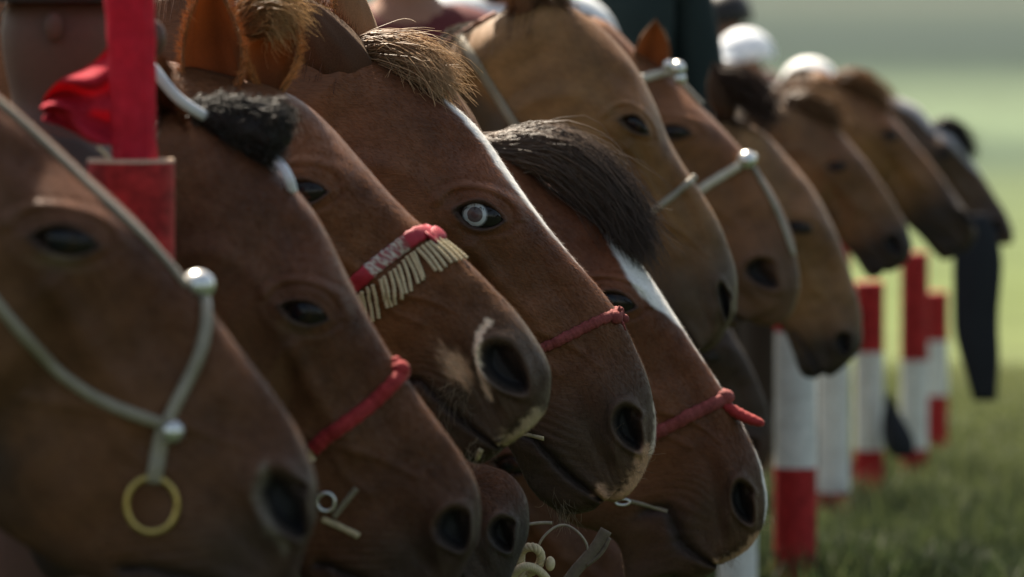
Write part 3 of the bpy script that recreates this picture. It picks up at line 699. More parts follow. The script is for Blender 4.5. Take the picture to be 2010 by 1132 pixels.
g = Geo(); p, n_ = hit(H, 398, 552, .006); g.ball(p + (0, -.004, .0), .0165, sc3=(1.05, 1, .95)); g.build('knob', M['metal'], hp, col=False)
g = Geo(); p, n_ = hit(H, 340, 838, .008); g.ball(p, .0125); g.build('knob', M['metal'], hp, col=False)
def ring(H, par, px, py, rx, ry, t, m, off=.008, name='ring', tilt=0.0, plane=None):
    Yr = hit(H, px, py, off)[0][1] if plane is None else plane
    c = np.array(pix(px, py, Yr)); s_ = Yr / FPX; a = np.linspace(0, 2 * math.pi, 49)
    P_ = np.stack([c[0] + rx * s_ * np.cos(a), c[1] + tilt * rx * s_ * np.cos(a), c[2] + ry * s_ * np.sin(a)], 1)
    g = Geo(); g.tube(P_, t, sides=10, cap=False); return g.build(name, m, par, col=False)
ring(H, hp, 298, 990, 50, 54, .0032, M['brass'])

H = Hs['h2']; hp = halter(H)
strap(H, hp, 'noseband', [(615, 880), (640, 858), (700, 815), (760, 762), (796, 722)], .0092, M['red'], flat=.75, mirror=True, wob=.10, n=80)
g = Geo(); p, n_ = hit(H, 780, 728, .004); g.ball(p, .011, sc3=(1.1, 1, 1)); p, n_ = hit(H, 772, 712, .004); g.ball(p, .006); g.build('knot', M['red'], hp, col=False)
strap(H, hp, 'tie', [(622, 872), (610, 890), (616, 905)], .004, M['cord'], n=16)
ring(H, hp, 640, 985, 17, 18, .0022, M['metal'])
strap(H, hp, 'bit', [(632, 1018), (665, 1032), (705, 1052)], .0040, M['cord'], n=24)
strap(H, hp, 'bit_strap', [(700, 958), (678, 985), (655, 1015)], .0035, M['rope_grey'], n=24)
g = Geo(); g.tube(smooth_path([np.array(pix(q[0], q[1], H.D + q[2])) for q in ((285, 116, -.08), (312, 148, -.085), (345, 188, -.08), (392, 222, -.05), (440, 252, .0), (500, 290, .0), (545, 318, -.03), (566, 348, -.04), (574, 376, -.03))], 70), .0062, sides=12, flat=.5, normals=np.tile((0, -1.0, 0), (70, 1))); g.build('crown_strap', M['white'], hp, col=False)

H = Hs['h3']; hp = halter(H)
P_, N_ = strap_path(H, [(660, 580), (690, 560), (740, 520), (790, 480), (830, 460), (858, 458)], .004, 90, mirror=False)
Pm, Nm = strap_path(H, [(640, 600), (690, 560), (740, 520), (790, 480), (830, 458), (862, 462)], .004, 90, mirror=True)
k = len(Pm); cols = []
for i in range(k):
    f = i / 90.0
    c_ = np.array((.34, .022, .035))
    if .36 < f < .66: c_ = np.array((.30, .20, .19)) if (i % 3 < 2) else np.array((.32, .20, .18))
    cols.append(c_)
V_, F_ = tube_geo(Pm, .0105 * (1 + .04 * np.sin(np.arange(k))), sides=12, normals=Nm, flat=.30)
cc_ = np.repeat(np.array(cols), 12, axis=0)
spk = np.random.default_rng(2).random(k * 12); ii = np.repeat(np.arange(k), 12) / 90.0; mid_ = (ii > .36) & (ii < .68)
cc_[mid_ & (spk < .45)] = (.46, .42, .34); cc_[mid_ & (spk > .6)] = (.24, .05, .05)
g = Geo(); g.add(V_, F_); g.C[-1] = cc_; g.build('noseband', M['tassel_weave'], hp)
cords = [((700, 577), (703, 600)), ((712, 570), (722, 635)), ((722, 562), (734, 628)), ((733, 556), (745, 622)), ((746, 548), (760, 604)), ((752, 543), (768, 600)), ((764, 534), (776, 594)), ((772, 529), (788, 582)), ((780, 522), (796, 578)),
         ((789, 512), (807, 572)), ((797, 503), (820, 558)), ((806, 497), (830, 552)), ((812, 494), (832, 546)), ((818, 489), (856, 532)), ((826, 484), (866, 533)), ((834, 480), (874, 526)), ((841, 477), (884, 519)), ((849, 474), (894, 516)), ((856, 472), (903, 514)), ((862, 472), (912, 512)), ((707, 574), (712, 610))]
fr = bpy.data.objects.new('fringe', None)
g = Geo()
for a, b in cords:
    n = 26; pp = smooth_path([a, ((a[0] + b[0]) / 2 + 2, (a[1] + b[1]) / 2), b], n); Q = np.array([hit(H, x, y, .0045)[0] for x, y in pp])
    for _ in range(6): Q[1:-1] = (Q[:-2] + 2 * Q[1:-1] + Q[2:]) / 4
    g.tube(Q, .0025 * (1 + .18 * np.sin(np.arange(n) * 2.1)), sides=7)
g.build('fringe', M['cord'], hp, col=False)
strap(H, hp, 'chin_tie', [(945, 880), (930, 915), (918, 950)], .0035, M['cord'], n=16)

H = Hs['h4']; hp = halter(H)
strap(H, hp, 'noseband', [(1030, 700), (1060, 684), (1110, 662), (1170, 632), (1222, 612)], .0078, M['red_dark'], flat=.75, mirror=True, wob=.16, n=80)
g = Geo()
for (a, b, r_) in ((1205, 625, .010), (1213, 612, .0065), (1221, 628, .007)):
    p, n_ = hit(H, a, b, .004); g.ball(p, r_)
p0 = np.array(pix(1205, 618, H.D - .02)); 
for q in ((1216, 600), (1228, 648), (1222, 604)):
    g.tube(smooth_path([p0, np.array(pix((1205 + q[0]) / 2 + 4, (618 + q[1]) / 2 - 2, H.D - .03)), np.array(pix(q[0], q[1], H.D - .03))], 10), .0028 * np.linspace(1, .5, 10), sides=7)
g.build('knot', M['red_dark'], hp, col=False)
strap(H, hp, 'bit', [(1008, 850), (1035, 852), (1068, 860)], .0035, M['cord'], n=20)
H = Hs['h5']; hp = halter(H)
strap(H, hp, 'noseband', [(1250, 868), (1290, 848), (1340, 822), (1390, 798), (1432, 776)], .0105, M['red_dark'], flat=.75, mirror=True, wob=.10, n=80)
g = Geo(); p, n_ = hit(H, 1418, 783, .005); g.ball(p, .0125, sc3=(1.1, .9, 1)); g.build('knot', M['red_dark'], hp, col=False)
g = Geo(); Yk = H.D - .03
g.tube(smooth_path([np.array(pix(*q, Yk)) for q in ((1410, 788), (1430, 800), (1462, 818), (1500, 832))], 24), .0128 * np.array([.7 + .35 * math.sin(i / 23 * 3.0) + .06 * math.sin(i * 2.2) for i in range(24)]) * np.r_[np.ones(20), [.95, .9, .8, .5]], sides=12, flat=.7)
g.build('loose_end', M['red'], hp, col=False)
strap(H, hp, 'bit', [(1232, 982), (1265, 990), (1310, 1004)], .0035, M['rope_grey'], n=20)
ring(H, hp, 1222, 985, 14, 6, .0022, M['metal'])

H = Hs['h6']; hp = halter(H)
M['strap_tan'] = mat('tan_strap', (.22, .18, .12), rough=.6, noise=.2, nscale=30)
strap(H, hp, 'cheek_strap', [(880, 45), (910, 85), (950, 150), (990, 212), (1060, 330)], .0085, M['strap_tan'], flat=.4)
strap(H, hp, 'brow_strap', [(800, 82), (850, 58), (885, 42), (920, 25), (965, 5)], .009, mat('brown_strap', (.30, .11, .06), rough=.6, noise=.2), flat=.4)
strap(H, hp, 'noseband', [(1190, 475), (1258, 430), (1310, 392), (1360, 350)], .0065, M['rope_grey'], flat=.5, mirror=True)
H = Hs['h7']; hp = halter(H)
M['bone'] = mat('pale_leather', (.48, .43, .33), rough=.45, noise=.15, nscale=40, spec=.5)
strap(H, hp, 'noseband', [(1330, 405), (1372, 374), (1420, 342), (1462, 318)], .0090, M['bone'], flat=.8, mirror=True, off=.006)
strap(H, hp, 'face_strap', [(1478, 330), (1510, 385), (1535, 440), (1555, 500)], .0065, M['rope_grey'], flat=.6, off=.003)
strap(H, hp, 'brow_band', [(1225, 168), (1262, 155), (1300, 146), (1332, 138)], .0090, M['bone'], flat=.8, off=.006)
strap(H, hp, 'crown_strap', [(1345, 148), (1368, 160), (1392, 192)], .010, M['rope_grey'], flat=.6, off=.003, n=20)
for (a, b, r_) in ((1466, 314, .019), (1330, 134, .016), (1334, 154, .013), (1312, 128, .012)):
    g = Geo(); p = np.array(pix(a, b, H.D - .06)); g.ball(p, r_); g.build('knob', M['metal'], hp, col=False)

# whiskers on the sharp muzzles
whiskers(Hs['h4'], [(1105, 1005, 60, 18, .1, .9, .028), (1275, 880, 5, 10, 1, -.4, .018), (1262, 930, 6, 10, 1, -.2, .016), (1215, 855, 5, 10, .3, -.6, .018)], 1)
whiskers(Hs['h3'], [(880, 790, 40, 24, .1, .6, .020), (905, 770, 20, 14, -.5, .8, .03), (930, 890, 30, 14, .1, .9, .02)], 2)
whiskers(Hs['h5'], [(1430, 1090, 20, 12, .3, .9, .018), (1500, 1030, 12, 10, 1, 0, .015)], 3)

# ------------------------------------------------------------------ knotted rope and cord loop under the muzzles
Yr = 7.78
def P3(px, py, dy=0.0): return np.array(pix(px, py, Yr + dy))
rp = empty('knotted_rope', tuple(P3(1050, 1300)), 'cream twisted rope tied in a knot below the muzzles, beside a thin cord loop', 'rope')
g = Geo()
def twist(path, r0, n=120, turns=26):
    pth = smooth_path(path, n); T = np.gradient(pth, axis=0); T /= np.linalg.norm(T, axis=1)[:, None]
    Nn = np.cross(T, [0, 1.0, 0.05]); Nn /= np.linalg.norm(Nn, axis=1)[:, None]; Bn = np.cross(T, Nn); ph = np.linspace(0, turns * 2 * math.pi / 3, n)
    for k in range(3):
        a = ph + k * 2 * math.pi / 3
        g.tube(pth + (Nn * np.cos(a)[:, None] + Bn * np.sin(a)[:, None]) * r0 * .5, r0 * .55, sides=8)
twist([P3(1028, 1150), P3(1022, 1100), P3(1028, 1078, -.01), P3(1050, 1075, -.02), P3(1062, 1095, -.01), P3(1050, 1118), P3(1030, 1128, .01), P3(1008, 1140)], .0062)
twist([P3(1005, 1130, -.02), P3(1030, 1112, -.03), P3(1060, 1122, -.02), P3(1080, 1150)], .0060)
g.ball(P3(1080, 1106, -.01), .0085, sc3=(.8, 1, 1.2))
g.build('rope', M['cord'], rp, col=False)
lp = empty('cord_loop', tuple(P3(1105, 1180)), 'thin grey brown cord loop hanging under the chin of the blue eyed horse', 'cord')
g = Geo(); g.tube(smooth_path([P3(1056, 1100), P3(1058, 1070), P3(1075, 1045), P3(1105, 1030, .01), P3(1135, 1045), P3(1152, 1070), P3(1154, 1092)], 50), .0017, sides=8)
g.tube(smooth_path([P3(1030, 1030), P3(1060, 1026), P3(1084, 1026)], 12), .0022, sides=8)
g.build('cord', mat('grey_cord', (.26, .22, .16), rough=.7, noise=.3, nscale=90), lp, col=False)
st = empty('lead_rope', tuple(P3(1110, 1190)), 'flat brown lead strap rising to the right under the blaze faced horse', 'strap')
g = Geo(); g.tube(smooth_path([P3(1090, 1180), P3(1130, 1120), P3(1165, 1080), P3(1190, 1040)], 30), .0085, sides=8, flat=.35, normals=np.tile((0, -1, 0), (30, 1)))
g.tube(smooth_path([P3(1150, 1110), P3(1180, 1085), P3(1196, 1055)], 16), .003, sides=8)
g.build('strap', mat('brown_webbing', (.13, .10, .07), rough=.8, noise=.3, nscale=80), st, col=False)

# ------------------------------------------------------------------ striped posts
M['p_red'] = mat('red_paint', (.32, .022, .022), rough=.6, noise=.6, nscale=22, bump=.3, bscale=80, spec=.12)
M['p_white'] = mat('white_paint', (.62, .62, .58), rough=.6, noise=.28, nscale=16, bump=.3, bscale=60)
M['p_edge'] = mat('bare_rim', (.45, .30, .20), rough=.7, noise=.3, nscale=60)
def post(px, Y, wpx, ytop, yb, label, hollow=False, lean=0.0):
    """yb: pixel heights of the colour changes from the top; first band is red"""
    r = wpx / 2 * Y / FPX; c = pix(px, (ytop + 900) / 2, Y); z0 = float(ground_z(c.x, Y)) - .05
    zs = [pix(px, ytop, Y).z] + [pix(px, y, Y).z for y in yb] + [z0]
    root = empty('striped_post', (c.x, Y, z0), label, 'post', 'red and white striped posts')
    for i in range(len(zs) - 1):
        if zs[i] - zs[i + 1] < .01: continue
        n = 48; V = []; F = []
        lv = np.linspace(zs[i + 1], zs[i], 14)
        rr = r * (1.0 if i % 2 == 0 else .994)
        for z in lv:
            for j in range(n):
                a = 2 * math.pi * j / n; w_ = 1 + .006 * math.sin(3 * a + z * 9) + .004 * math.sin(7 * a - z * 23)
                V.append((c.x + lean * (z - zs[-1]) + rr * w_ * math.cos(a), Y + rr * w_ * math.sin(a), z))
        for k in range(13):
            for j in range(n): F.append([k * n + j, k * n + (j + 1) % n, (k + 1) * n + (j + 1) % n, (k + 1) * n + j])
        mats = [M['p_red'] if i % 2 == 0 else M['p_white']]; fm = [0] * len(F)
        if i == 0:
            b = len(V); z = zs[0]
            if hollow:
                for (q, dz) in ((.985, .004), (.90, .004), (.88, -.005), (.86, -.12)):
                    for j in range(n): a = 2 * math.pi * j / n; V.append((c.x + lean * (z - zs[-1]) + rr * q * math.cos(a), Y + rr * q * math.sin(a), z + dz))
                kk = [13 * n, b, b + n, b + 2 * n, b + 3 * n]
                for m_ in range(4):
                    for j in range(n): F.append([kk[m_] + j, kk[m_] + (j + 1) % n, kk[m_ + 1] + (j + 1) % n, kk[m_ + 1] + j]); fm.append(1 if m_ < 3 else 0)
                F.append([b + 3 * n + j for j in range(n)]); fm.append(0)
                mats.append(M['p_edge'])
            else:
                for j in range(n): a = 2 * math.pi * j / n; V.append((c.x + lean * (z - zs[-1]) + rr * .9 * math.cos(a), Y + rr * .9 * math.sin(a), z + .006))
                for j in range(n): F.append([13 * n + j, 13 * n + (j + 1) % n, b + (j + 1) % n, b + j])
                F.append([b + j for j in range(n)]); fm = [0] * len(F)
        mesh_np('red_band' if i % 2 == 0 else 'white_band', V, F, mats, root, None, True, fm)
    return root, c, r
pr, pc, pr_r = post(258, 6.22, 172, 318, [1088, 1700], 'near red topped post between the two nearest horses, holding the red flag roll', hollow=True)
post(1562, 14.25, 84, 400, [650, 916], 'widest white and red post, nearest in the far group below the dark muzzle')
post(1637, 17.3, 64, 420, [640, 965], 'second far post, all white where it shows, beside the widest one')
post(1706, 18.4, 58, 556, [690, 882], 'third far post with red top half hidden by a brown horse')
post(1795, 20.0, 54, 498, [706, 880], 'tall far post with bright red top and sunlit white middle')
post(1838, 22.0, 46, 575, [668, 775], 'farthest red and white post beside the hanging dark cloth')
post(1448, 12.9, 78, 830, [850, 1200], 'post whose white foot shows just under the lip of the blaze faced horse')
# flag roll in the near post
fl = empty('flag', (pc.x, 6.22, pix(258, 330, 6.22).z - .1), 'bright red cloth flag rolled round its staff, stuck in the near red post', 'flag')
zt = pix(258, -420, 6.22).z; zb = pix(258, 330, 6.22).z
V = []; F = []; n = 72; L = 90
for i in range(L):
    t = i / (L - 1); z = zb - .03 + (zt - zb + .03) * t
    cx = pix(268 - 38 * t * .9, 300, 6.22).x; r0 = (42 + 9 * min(t * 1.6, 1)) * 6.22 / FPX
    for j in range(n):
        a = 2 * math.pi * j / n
        q = r0 * (1 + .05 * math.sin(3 * a + t * 3) + .035 * math.sin(5 * a - t * 13) + .018 * math.sin(a * 2 + t * 70 + 2 * math.sin(a)) + .05 * math.exp(-((a - 5.35 - .15 * math.sin(t * 3)) / .10) ** 2) - .05 * math.exp(-((a - 5.1 - .15 * math.sin(t * 3)) / .10) ** 2))
        V.append((cx + q * math.cos(a), 6.22 + q * math.sin(a), z))
for i in range(L - 1):
    for j in range(n): F.append([i * n + j, i * n + (j + 1) % n, (i + 1) * n + (j + 1) % n, (i + 1) * n + j])
F.append([j for j in range(n)][::-1]); F.append([(L - 1) * n + j for j in range(n)])
mesh_np('rolled_cloth', V, F, M['red_silk'], fl)
# loose corner blowing out to the left
nu, nv = 26, 22; V = []; Yf = 6.22
for s_ in (0, 1):
    for i in range(nu):
        for j in range(nv):
            a = i / (nu - 1); b = j / (nv - 1)
            top_ = np.array((222, 78)) * (1 - a) + np.array((78, 200)) * a + np.array((0, 10)) * math.sin(a * 6); bot = np.array((228, 285)) * (1 - a) + np.array((84, 246)) * a + np.array((0, 8)) * math.sin(a * 5)
            q = top_ * (1 - b) + bot * b
            p = np.array(pix(q[0], q[1], Yf)); p[1] += .028 * math.sin(a * 7 + b * 9 + 2 * a * b) * a + .008 * math.sin(b * 17 + a * 4) + .02 * a + .0015 * s_
            V.append(p)
F = []
for s_ in (0, 1):
    for i in range(nu - 1):
        for j in range(nv - 1):
            a = s_ * nu * nv + i * nv + j; f = [a, a + 1, a + nv + 1, a + nv]; F.append(f if s_ else f[::-1])
for i in range(nu - 1):
    for j in (0, nv - 1): a = i * nv + j; F.append([a, a + nv, a + nv + nu * nv, a + nu * nv])
mesh_np('loose_corner', V, F, M['red_silk'], fl)
g = Geo(); g.tube(smooth_path([np.array(pix(*q, 6.19)) for q in ((192, 288), (205, 300), (222, 322), (228, 340))], 14), .0042, sides=9, flat=.5)
g.build('tie', M['cord'], fl, col=False)

# ------------------------------------------------------------------ far cloth, boot
M['navy'] = mat('navy_cloth', (.012, .014, .018), rough=.8, noise=.2, nscale=12, bump=.3, bscale=40)
def lathe_px(pts, Y, mtl, name, parent, sq=.6):
    V = []; F = []; n = 24; P_ = smooth_path(np.array(pts, float), 26)
    for i, (yy, xa, xb) in enumerate(P_):
        a0 = pix(xa, yy, Y); b0 = pix(xb, yy, Y); cx = (a0.x + b0.x) / 2; r = max((b0.x - a0.x) / 2, .002)
        for j in range(n):
            a = 2 * math.pi * j / n; w_ = 1 + .07 * math.sin(4 * a + i * .2)
            V.append((cx + r * w_ * math.cos(a), Y + r * sq * w_ * math.sin(a), a0.z))
    for i in range(len(P_) - 1):
        for j in range(n): F.append([i * n + j, (i + 1) * n + j, (i + 1) * n + (j + 1) % n, i * n + (j + 1) % n])
    F.append(list(range(n))); F.append([(len(P_) - 1) * n + j for j in range(n)][::-1])
    return mesh_np(name, V, F, mtl, parent)
nc = tag(lathe_px([(420, 1895, 1940), (490, 1876, 1962), (560, 1874, 1962), (640, 1874, 1958), (700, 1885, 1962), (786, 1908, 1958)], 17.5, M['navy'], 'hanging_cloth', None, .35), 'long navy blue cloth hanging below the farthest dark horse', 'cloth')
bt = tag(lathe_px([(772, 1738, 1750), (815, 1734, 1768), (855, 1733, 1790), (885, 1740, 1796), (896, 1750, 1790)], 18.3, M['navy'], 'dark_bundle', None, .8), 'blurred black bundle on the grass between the far posts', 'bundle')

# ------------------------------------------------------------------ people behind the horses
def skinned(name, joints, edges, radii, mtl, parent, levels=1):
    me = bpy.data.meshes.new(name); me.from_pydata(joints, edges, []); o = bpy.data.objects.new(name, me); COL.objects.link(o)
    md = o.modifiers.new('skin', 'SKIN')
    for i, r in enumerate(radii):
        d = me.skin_vertices[0].data[i]; r = r if isinstance(r, tuple) else (r, r); d.radius = r; d.use_root = (i == 0)
    ms = o.modifiers.new('sub', 'SUBSURF'); ms.levels = levels; ms.render_levels = levels
    dg = bpy.context.evaluated_depsgraph_get(); dg.update(); em = bpy.data.meshes.new_from_object(o.evaluated_get(dg))
    bpy.data.objects.remove(o); em.materials.clear(); em.materials.append(mtl); em.name = name
    for p in em.polygons: p.use_smooth = True
    ob = bpy.data.objects.new(name, em); COL.objects.link(ob); ob.parent = parent; return ob
M['skin'] = mat('skin', (.30, .15, .09), rough=.55, noise=.1, nscale=20)
M['dkhair'] = mat('dark_hair', (.015, .012, .010), rough=.5)
def person(px, Y, height, label, shirt, trousers, cap=None, skin=(.26, .13, .08), turn=0.0, lean=0.0):
    x = pix(px, 300, Y).x; z0 = float(ground_z(x, Y)); s = height / 1.75
    root = empty('person', (x, Y, z0), label, 'person'); root.rotation_euler.z = turn
    J = [(0, 0, .95), (0, 0, 1.12), (0, 0, 1.30), (0, 0, 1.43), (0, -.01, 1.52), (0, -.02, 1.60), (0, -.025, 1.70)]
    Rr = [(.16, .11), (.14, .10), (.17, .115), (.13, .09), .055, (.085, .10), (.075, .095)]
    E_ = [(0, 1), (1, 2), (2, 3), (3, 4), (4, 5), (5, 6)]
    for sg in (-1, 1):
        b = len(J); J += [(sg * .19, 0, 1.42), (sg * .25, 0, 1.14), (sg * .27, -.06, .92), (sg * .275, -.08, .84)]; Rr += [.058, .045, .032, (.022, .038)]
        E_ += [(3, b), (b, b + 1), (b + 1, b + 2), (b + 2, b + 3)]
        for k in range(4):
            f = len(J); yy = -.105 + .02 * k; J += [(sg * .277, yy, .80), (sg * .272, yy, .775), (sg * .262, yy, .752 + .004 * abs(k - 1.5))]; Rr += [.010, .009, .008]; E_ += [(b + 3, f), (f, f + 1), (f + 1, f + 2)]
        f = len(J); J += [(sg * .262, -.125, .84), (sg * .255, -.14, .81)]; Rr += [.011, .009]; E_ += [(b + 3, f), (f, f + 1)]
        b = len(J); J += [(sg * .10, 0, .88), (sg * .11, -.01, .50), (sg * .11, .01, .10), (sg * .115, -.13, .04)]; Rr += [.095, .062, .045, .035]
        E_ += [(0, b), (b, b + 1), (b + 1, b + 2), (b + 2, b + 3)]
    Js = [(a * s, (b + lean * max(0, c - 1)) * s, c * s) for a, b, c in J]; Rs = [tuple(q * s for q in r) if isinstance(r, tuple) else r * s for r in Rr]
    body = skinned('body', Js, E_, Rs, mat('skin_tone', skin, rough=.6, noise=.15, nscale=20), root, 2)
    tj = [J[0], J[1], J[2], (0, 0, 1.45)]; te = [(0, 1), (1, 2), (2, 3)]; tr = [(.185, .135), (.165, .125), (.19, .135), (.13, .09)]
    for sg in (-1, 1):
        b = len(tj); tj += [(sg * .20, 0, 1.42), (sg * .255, 0, 1.14), (sg * .27, -.055, .96)]; tr += [.075, .062, .05]; te += [(3, b), (b, b + 1), (b + 1, b + 2)]
    sj = [(a * s, (b_ + lean * max(0, c - 1)) * s, c * s) for a, b_, c in tj]
    skinned('jacket', sj, te, [tuple(q * s for q in r) if isinstance(r, tuple) else r * s for r in tr], mat('jacket_cloth', shirt, rough=.85, noise=.15, nscale=8, bump=.5, bscale=30), root, 2)
    pj = [(0, 0, .98)]; pe = []; prr = [(.165, .125)]
    for sg in (-1, 1):
        b = len(pj); pj += [(sg * .10, 0, .86), (sg * .11, -.01, .50), (sg * .11, .01, .12)]; prr += [.115, .085, .07]; pe += [(0, b), (b, b + 1), (b + 1, b + 2)]
    skinned('trousers', [(a * s, b_ * s, c * s) for a, b_, c in pj], pe, [tuple(q * s for q in r) if isinstance(r, tuple) else r * s for r in prr], mat('trouser_cloth', trousers, rough=.85, noise=.15, nscale=8), root, 2)
    hy = (-.02 + lean * .65) * s; hz = 1.655 * s
    g = Geo()
    off = np.array((x, Y, z0))
    c_, s_ = 1, 0
    g.ball((0, hy, hz + .02 * s), .105 * s, sc3=(.92, 1.08, 1.05)); Vh = np.concatenate(g.V)
    keep = Vh
    # hair or cap: upper shell only
    me_c = (cap or (.015, .012, .010))
    th = np.linspace(0, math.pi * (.5 if cap else .56), 14); ph = np.linspace(0, 2 * math.pi, 28, endpoint=False); V = []; F = []
    for a in th:
        for b in ph:
            k = 1.0 if not cap else 1.06
            V.append((.1 * s * k * math.sin(a) * math.cos(b), hy + .115 * s * k * math.sin(a) * math.sin(b) + .012 * s, hz + .035 * s + .105 * s * k * math.cos(a)))
    for i in range(13):
        for j in range(28): F.append([i * 28 + j, (i + 1) * 28 + j, (i + 1) * 28 + (j + 1) % 28, i * 28 + (j + 1) % 28])
    if cap:
        b0 = len(V)
        for j in range(15):
            b = math.pi + math.pi * j / 14
            V.append((.1 * s * math.cos(b), hy + .118 * s * math.sin(b), hz + .035 * s)); V.append((.085 * s * math.cos(b), hy + .19 * s * math.sin(b) , hz + .025 * s)); V.append((.085 * s * math.cos(b), hy + .19 * s * math.sin(b), hz + .019 * s)); V.append((.1 * s * math.cos(b), hy + .118 * s * math.sin(b), hz + .029 * s))
        for j in range(14):
            for k in range(4): F.append([b0 + j * 4 + k, b0 + j * 4 + (k + 1) % 4, b0 + (j + 1) * 4 + (k + 1) % 4, b0 + (j + 1) * 4 + k])
    me = bpy.data.meshes.new('cap' if cap else 'hair'); me.from_pydata([tuple(v) for v in V], [], F); me.materials.append(mat('cap_cloth', cap, rough=.6) if cap else M['dkhair'])
    for p in me.polygons: p.use_smooth = True
    o = bpy.data.objects.new('cap' if cap else 'hair', me); COL.objects.link(o); o.parent = root
    def piece(nm, c0, r, c_, sc3):
        gf = Geo(); gf.ball(c0, r, n=8, sc3=sc3); me = bpy.data.meshes.new(nm); me.from_pydata(np.concatenate(gf.V).tolist(), [], gf.F); me.materials.append(mat(nm + '_tone', c_, rough=.5))
        [setattr(p, 'use_smooth', True) for p in me.polygons]; o = bpy.data.objects.new(nm, me); COL.objects.link(o); o.parent = root
    for sg in (-1, 1):
        piece('eye', (sg * .033 * s, hy - .092 * s, hz), .011 * s, (.02, .02, .02), (1, 1, 1))
        piece('ear', (sg * .086 * s, hy + .012 * s, hz - .015 * s), 0.016 * s, tuple(.9 * q for q in skin), (.35, .7, 1.25))
    piece('nose', (0, hy - .105 * s, hz - .03 * s), .017 * s, skin, (.8, 1, 1.4)); piece('mouth', (0, hy - .09 * s, hz - .065 * s), .022 * s, (.22, .08, .06), (1.2, .5, .35))
    return root
person(105, 6.44, 1.575, 'shadowed person in a dark brown coat facing right behind the nearest horse', (.035, .022, .016), (.03, .025, .02), turn=math.pi / 2, skin=(.10, .050, .033))
person(800, 12.6, 1.70, 'person in a dark maroon jacket standing behind the blond forelock', (.10, .02, .02), (.03, .03, .035))
person(1185, 14.0, 1.86, 'person in a dark green black coat behind the brown ears', (.012, .022, .022), (.02, .02, .02), turn=.4)
person(1425, 21.0, 1.74, 'person in a brown jacket beside the person in the dark coat', (.10, .05, .04), (.03, .03, .04), turn=-.4)
person(1466, 19.5, 1.54, 'child in a white cap and pale grey shirt behind the horses', (.45, .47, .50), (.045, .030, .022), cap=(.82, .84, .86), turn=-1.0)
person(1592, 19.0, 1.43, 'small child in a bright white cap between two blurred brown horses', (.30, .10, .06), (.045, .04, .03), cap=(.85, .84, .80), turn=-1.2)
person(1000, 13.6, 1.74, 'person in a pale shirt at the top edge, left of the dark coat', (.70, .72, .72), (.05, .05, .05))
person(600, 14.2, 1.70, 'person in a white shirt glimpsed beside the ear of the blue eyed horse', (.72, .75, .80), (.05, .05, .05))

# ------------------------------------------------------------------ ground and grass
def ground_mat():
    m = bpy.data.materials.new('steppe'); m.use_nodes = True; n = m.node_tree.nodes; l = m.node_tree.links; p = n['Principled BSDF']
    p.inputs['Roughness'].default_value = .95; p.inputs['Specular IOR Level'].default_value = .05
    tc = n.new('ShaderNodeTexCoord'); sx = n.new('ShaderNodeSeparateXYZ'); l.new(tc.outputs['Object'], sx.inputs[0])
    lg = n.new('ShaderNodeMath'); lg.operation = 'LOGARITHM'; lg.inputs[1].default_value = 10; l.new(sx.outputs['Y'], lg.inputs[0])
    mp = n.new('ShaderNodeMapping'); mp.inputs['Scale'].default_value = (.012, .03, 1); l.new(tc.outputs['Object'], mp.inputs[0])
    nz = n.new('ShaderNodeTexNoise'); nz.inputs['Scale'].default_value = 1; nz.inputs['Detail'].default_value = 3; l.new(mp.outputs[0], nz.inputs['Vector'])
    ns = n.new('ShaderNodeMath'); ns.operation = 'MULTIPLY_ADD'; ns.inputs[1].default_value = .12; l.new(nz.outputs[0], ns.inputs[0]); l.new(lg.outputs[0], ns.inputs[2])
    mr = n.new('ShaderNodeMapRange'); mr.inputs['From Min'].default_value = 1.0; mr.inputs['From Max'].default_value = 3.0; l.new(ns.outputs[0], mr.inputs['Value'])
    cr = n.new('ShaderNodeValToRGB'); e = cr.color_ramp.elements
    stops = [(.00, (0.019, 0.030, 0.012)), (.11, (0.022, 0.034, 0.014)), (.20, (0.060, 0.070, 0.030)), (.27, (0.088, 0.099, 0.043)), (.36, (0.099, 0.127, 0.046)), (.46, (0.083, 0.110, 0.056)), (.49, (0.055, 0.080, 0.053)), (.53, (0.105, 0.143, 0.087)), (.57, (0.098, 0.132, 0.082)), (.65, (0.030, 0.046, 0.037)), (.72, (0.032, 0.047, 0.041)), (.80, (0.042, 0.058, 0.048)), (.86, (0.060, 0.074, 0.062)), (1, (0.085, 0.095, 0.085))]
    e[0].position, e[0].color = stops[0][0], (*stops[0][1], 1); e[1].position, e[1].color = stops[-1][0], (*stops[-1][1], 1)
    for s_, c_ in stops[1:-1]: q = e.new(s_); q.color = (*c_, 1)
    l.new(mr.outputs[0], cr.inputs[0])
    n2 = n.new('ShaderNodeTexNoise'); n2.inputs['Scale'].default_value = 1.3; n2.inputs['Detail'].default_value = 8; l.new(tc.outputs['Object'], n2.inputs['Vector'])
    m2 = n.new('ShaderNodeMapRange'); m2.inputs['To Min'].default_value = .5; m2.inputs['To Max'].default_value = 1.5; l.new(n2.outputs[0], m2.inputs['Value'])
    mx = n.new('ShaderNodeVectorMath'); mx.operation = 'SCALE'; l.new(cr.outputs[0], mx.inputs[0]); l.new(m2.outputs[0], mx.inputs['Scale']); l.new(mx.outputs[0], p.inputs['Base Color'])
    return m
ys = np.r_[np.linspace(-60, 4, 12), np.linspace(5, 60, 90), np.geomspace(62, 4000, 90)]
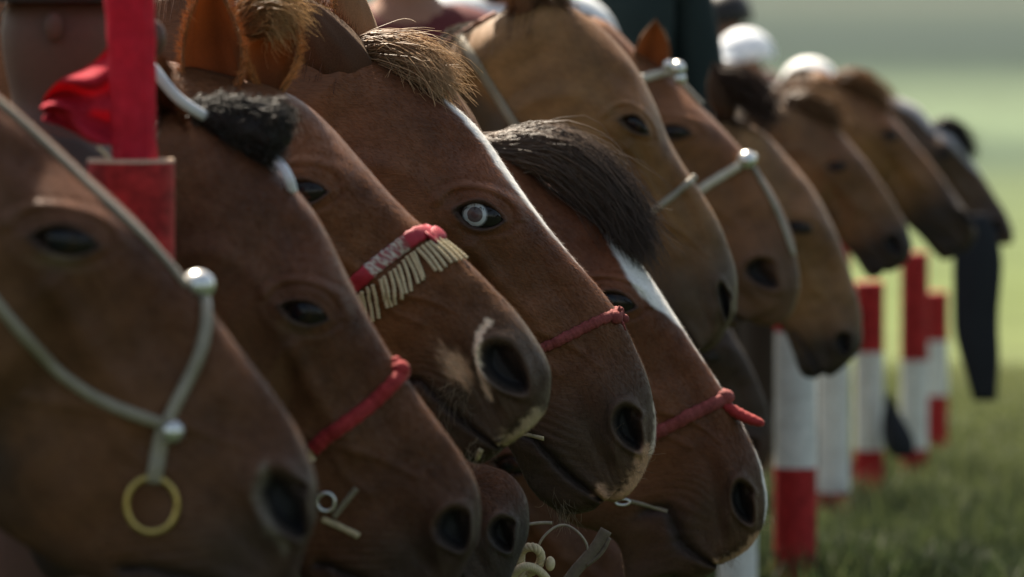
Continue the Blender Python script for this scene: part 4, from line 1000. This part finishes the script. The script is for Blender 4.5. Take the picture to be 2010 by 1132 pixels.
xs = np.sinh(np.linspace(-6.0, 6.0, 110)) * 14
XX, YY = np.meshgrid(xs, ys); ZZ = ground_z(XX, YY)
V = np.stack([XX, YY, ZZ], -1).reshape(-1, 3); a = np.arange(len(ys) * len(xs)).reshape(len(ys), len(xs))
F = np.stack([a[:-1, :-1], a[:-1, 1:], a[1:, 1:], a[1:, :-1]], -1).reshape(-1, 4).tolist()
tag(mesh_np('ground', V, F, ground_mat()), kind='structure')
M['grass'] = mat('grass_blade', attr=True, rough=.6, spec=.25, trans=.4)
def grass(n, ylo, yhi, hmin, hmax, c1, c2, seed):
    r = np.random.default_rng(seed)
    y = ylo + (yhi - ylo) * r.random(n) ** .8; x = (r.random(n) - .35) * .26 * y + .0
    z = ground_z(x, y); hgt = r.uniform(hmin, hmax, n) * (.6 + .6 * (np.sin(x * 3 + y * 1.7) * .5 + .5)); a = r.random(n) * 6.283; wd = r.uniform(.003, .007, n)
    ln = r.normal(size=(n, 2)) * .35 * hgt[:, None]
    b = np.stack([x, y, z], 1); dx = np.stack([np.cos(a) * wd, np.sin(a) * wd, 0 * a], 1)
    m1 = b + np.stack([ln[:, 0] * .35, ln[:, 1] * .35, hgt * .6], 1); tp = b + np.stack([ln[:, 0], ln[:, 1], hgt], 1)
    V = np.stack([b - dx, b + dx, m1 + dx * .7, m1 - dx * .7, tp], 1).reshape(-1, 3); k = np.arange(n) * 5
    F = np.stack([k, k + 1, k + 2, k + 3], 1).tolist() + np.stack([k + 3, k + 2, k + 4], 1).tolist()
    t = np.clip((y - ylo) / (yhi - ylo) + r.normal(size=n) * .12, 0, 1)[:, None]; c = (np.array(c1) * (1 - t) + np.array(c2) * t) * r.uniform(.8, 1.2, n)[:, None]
    return V, F, np.repeat(c, 5, axis=0)
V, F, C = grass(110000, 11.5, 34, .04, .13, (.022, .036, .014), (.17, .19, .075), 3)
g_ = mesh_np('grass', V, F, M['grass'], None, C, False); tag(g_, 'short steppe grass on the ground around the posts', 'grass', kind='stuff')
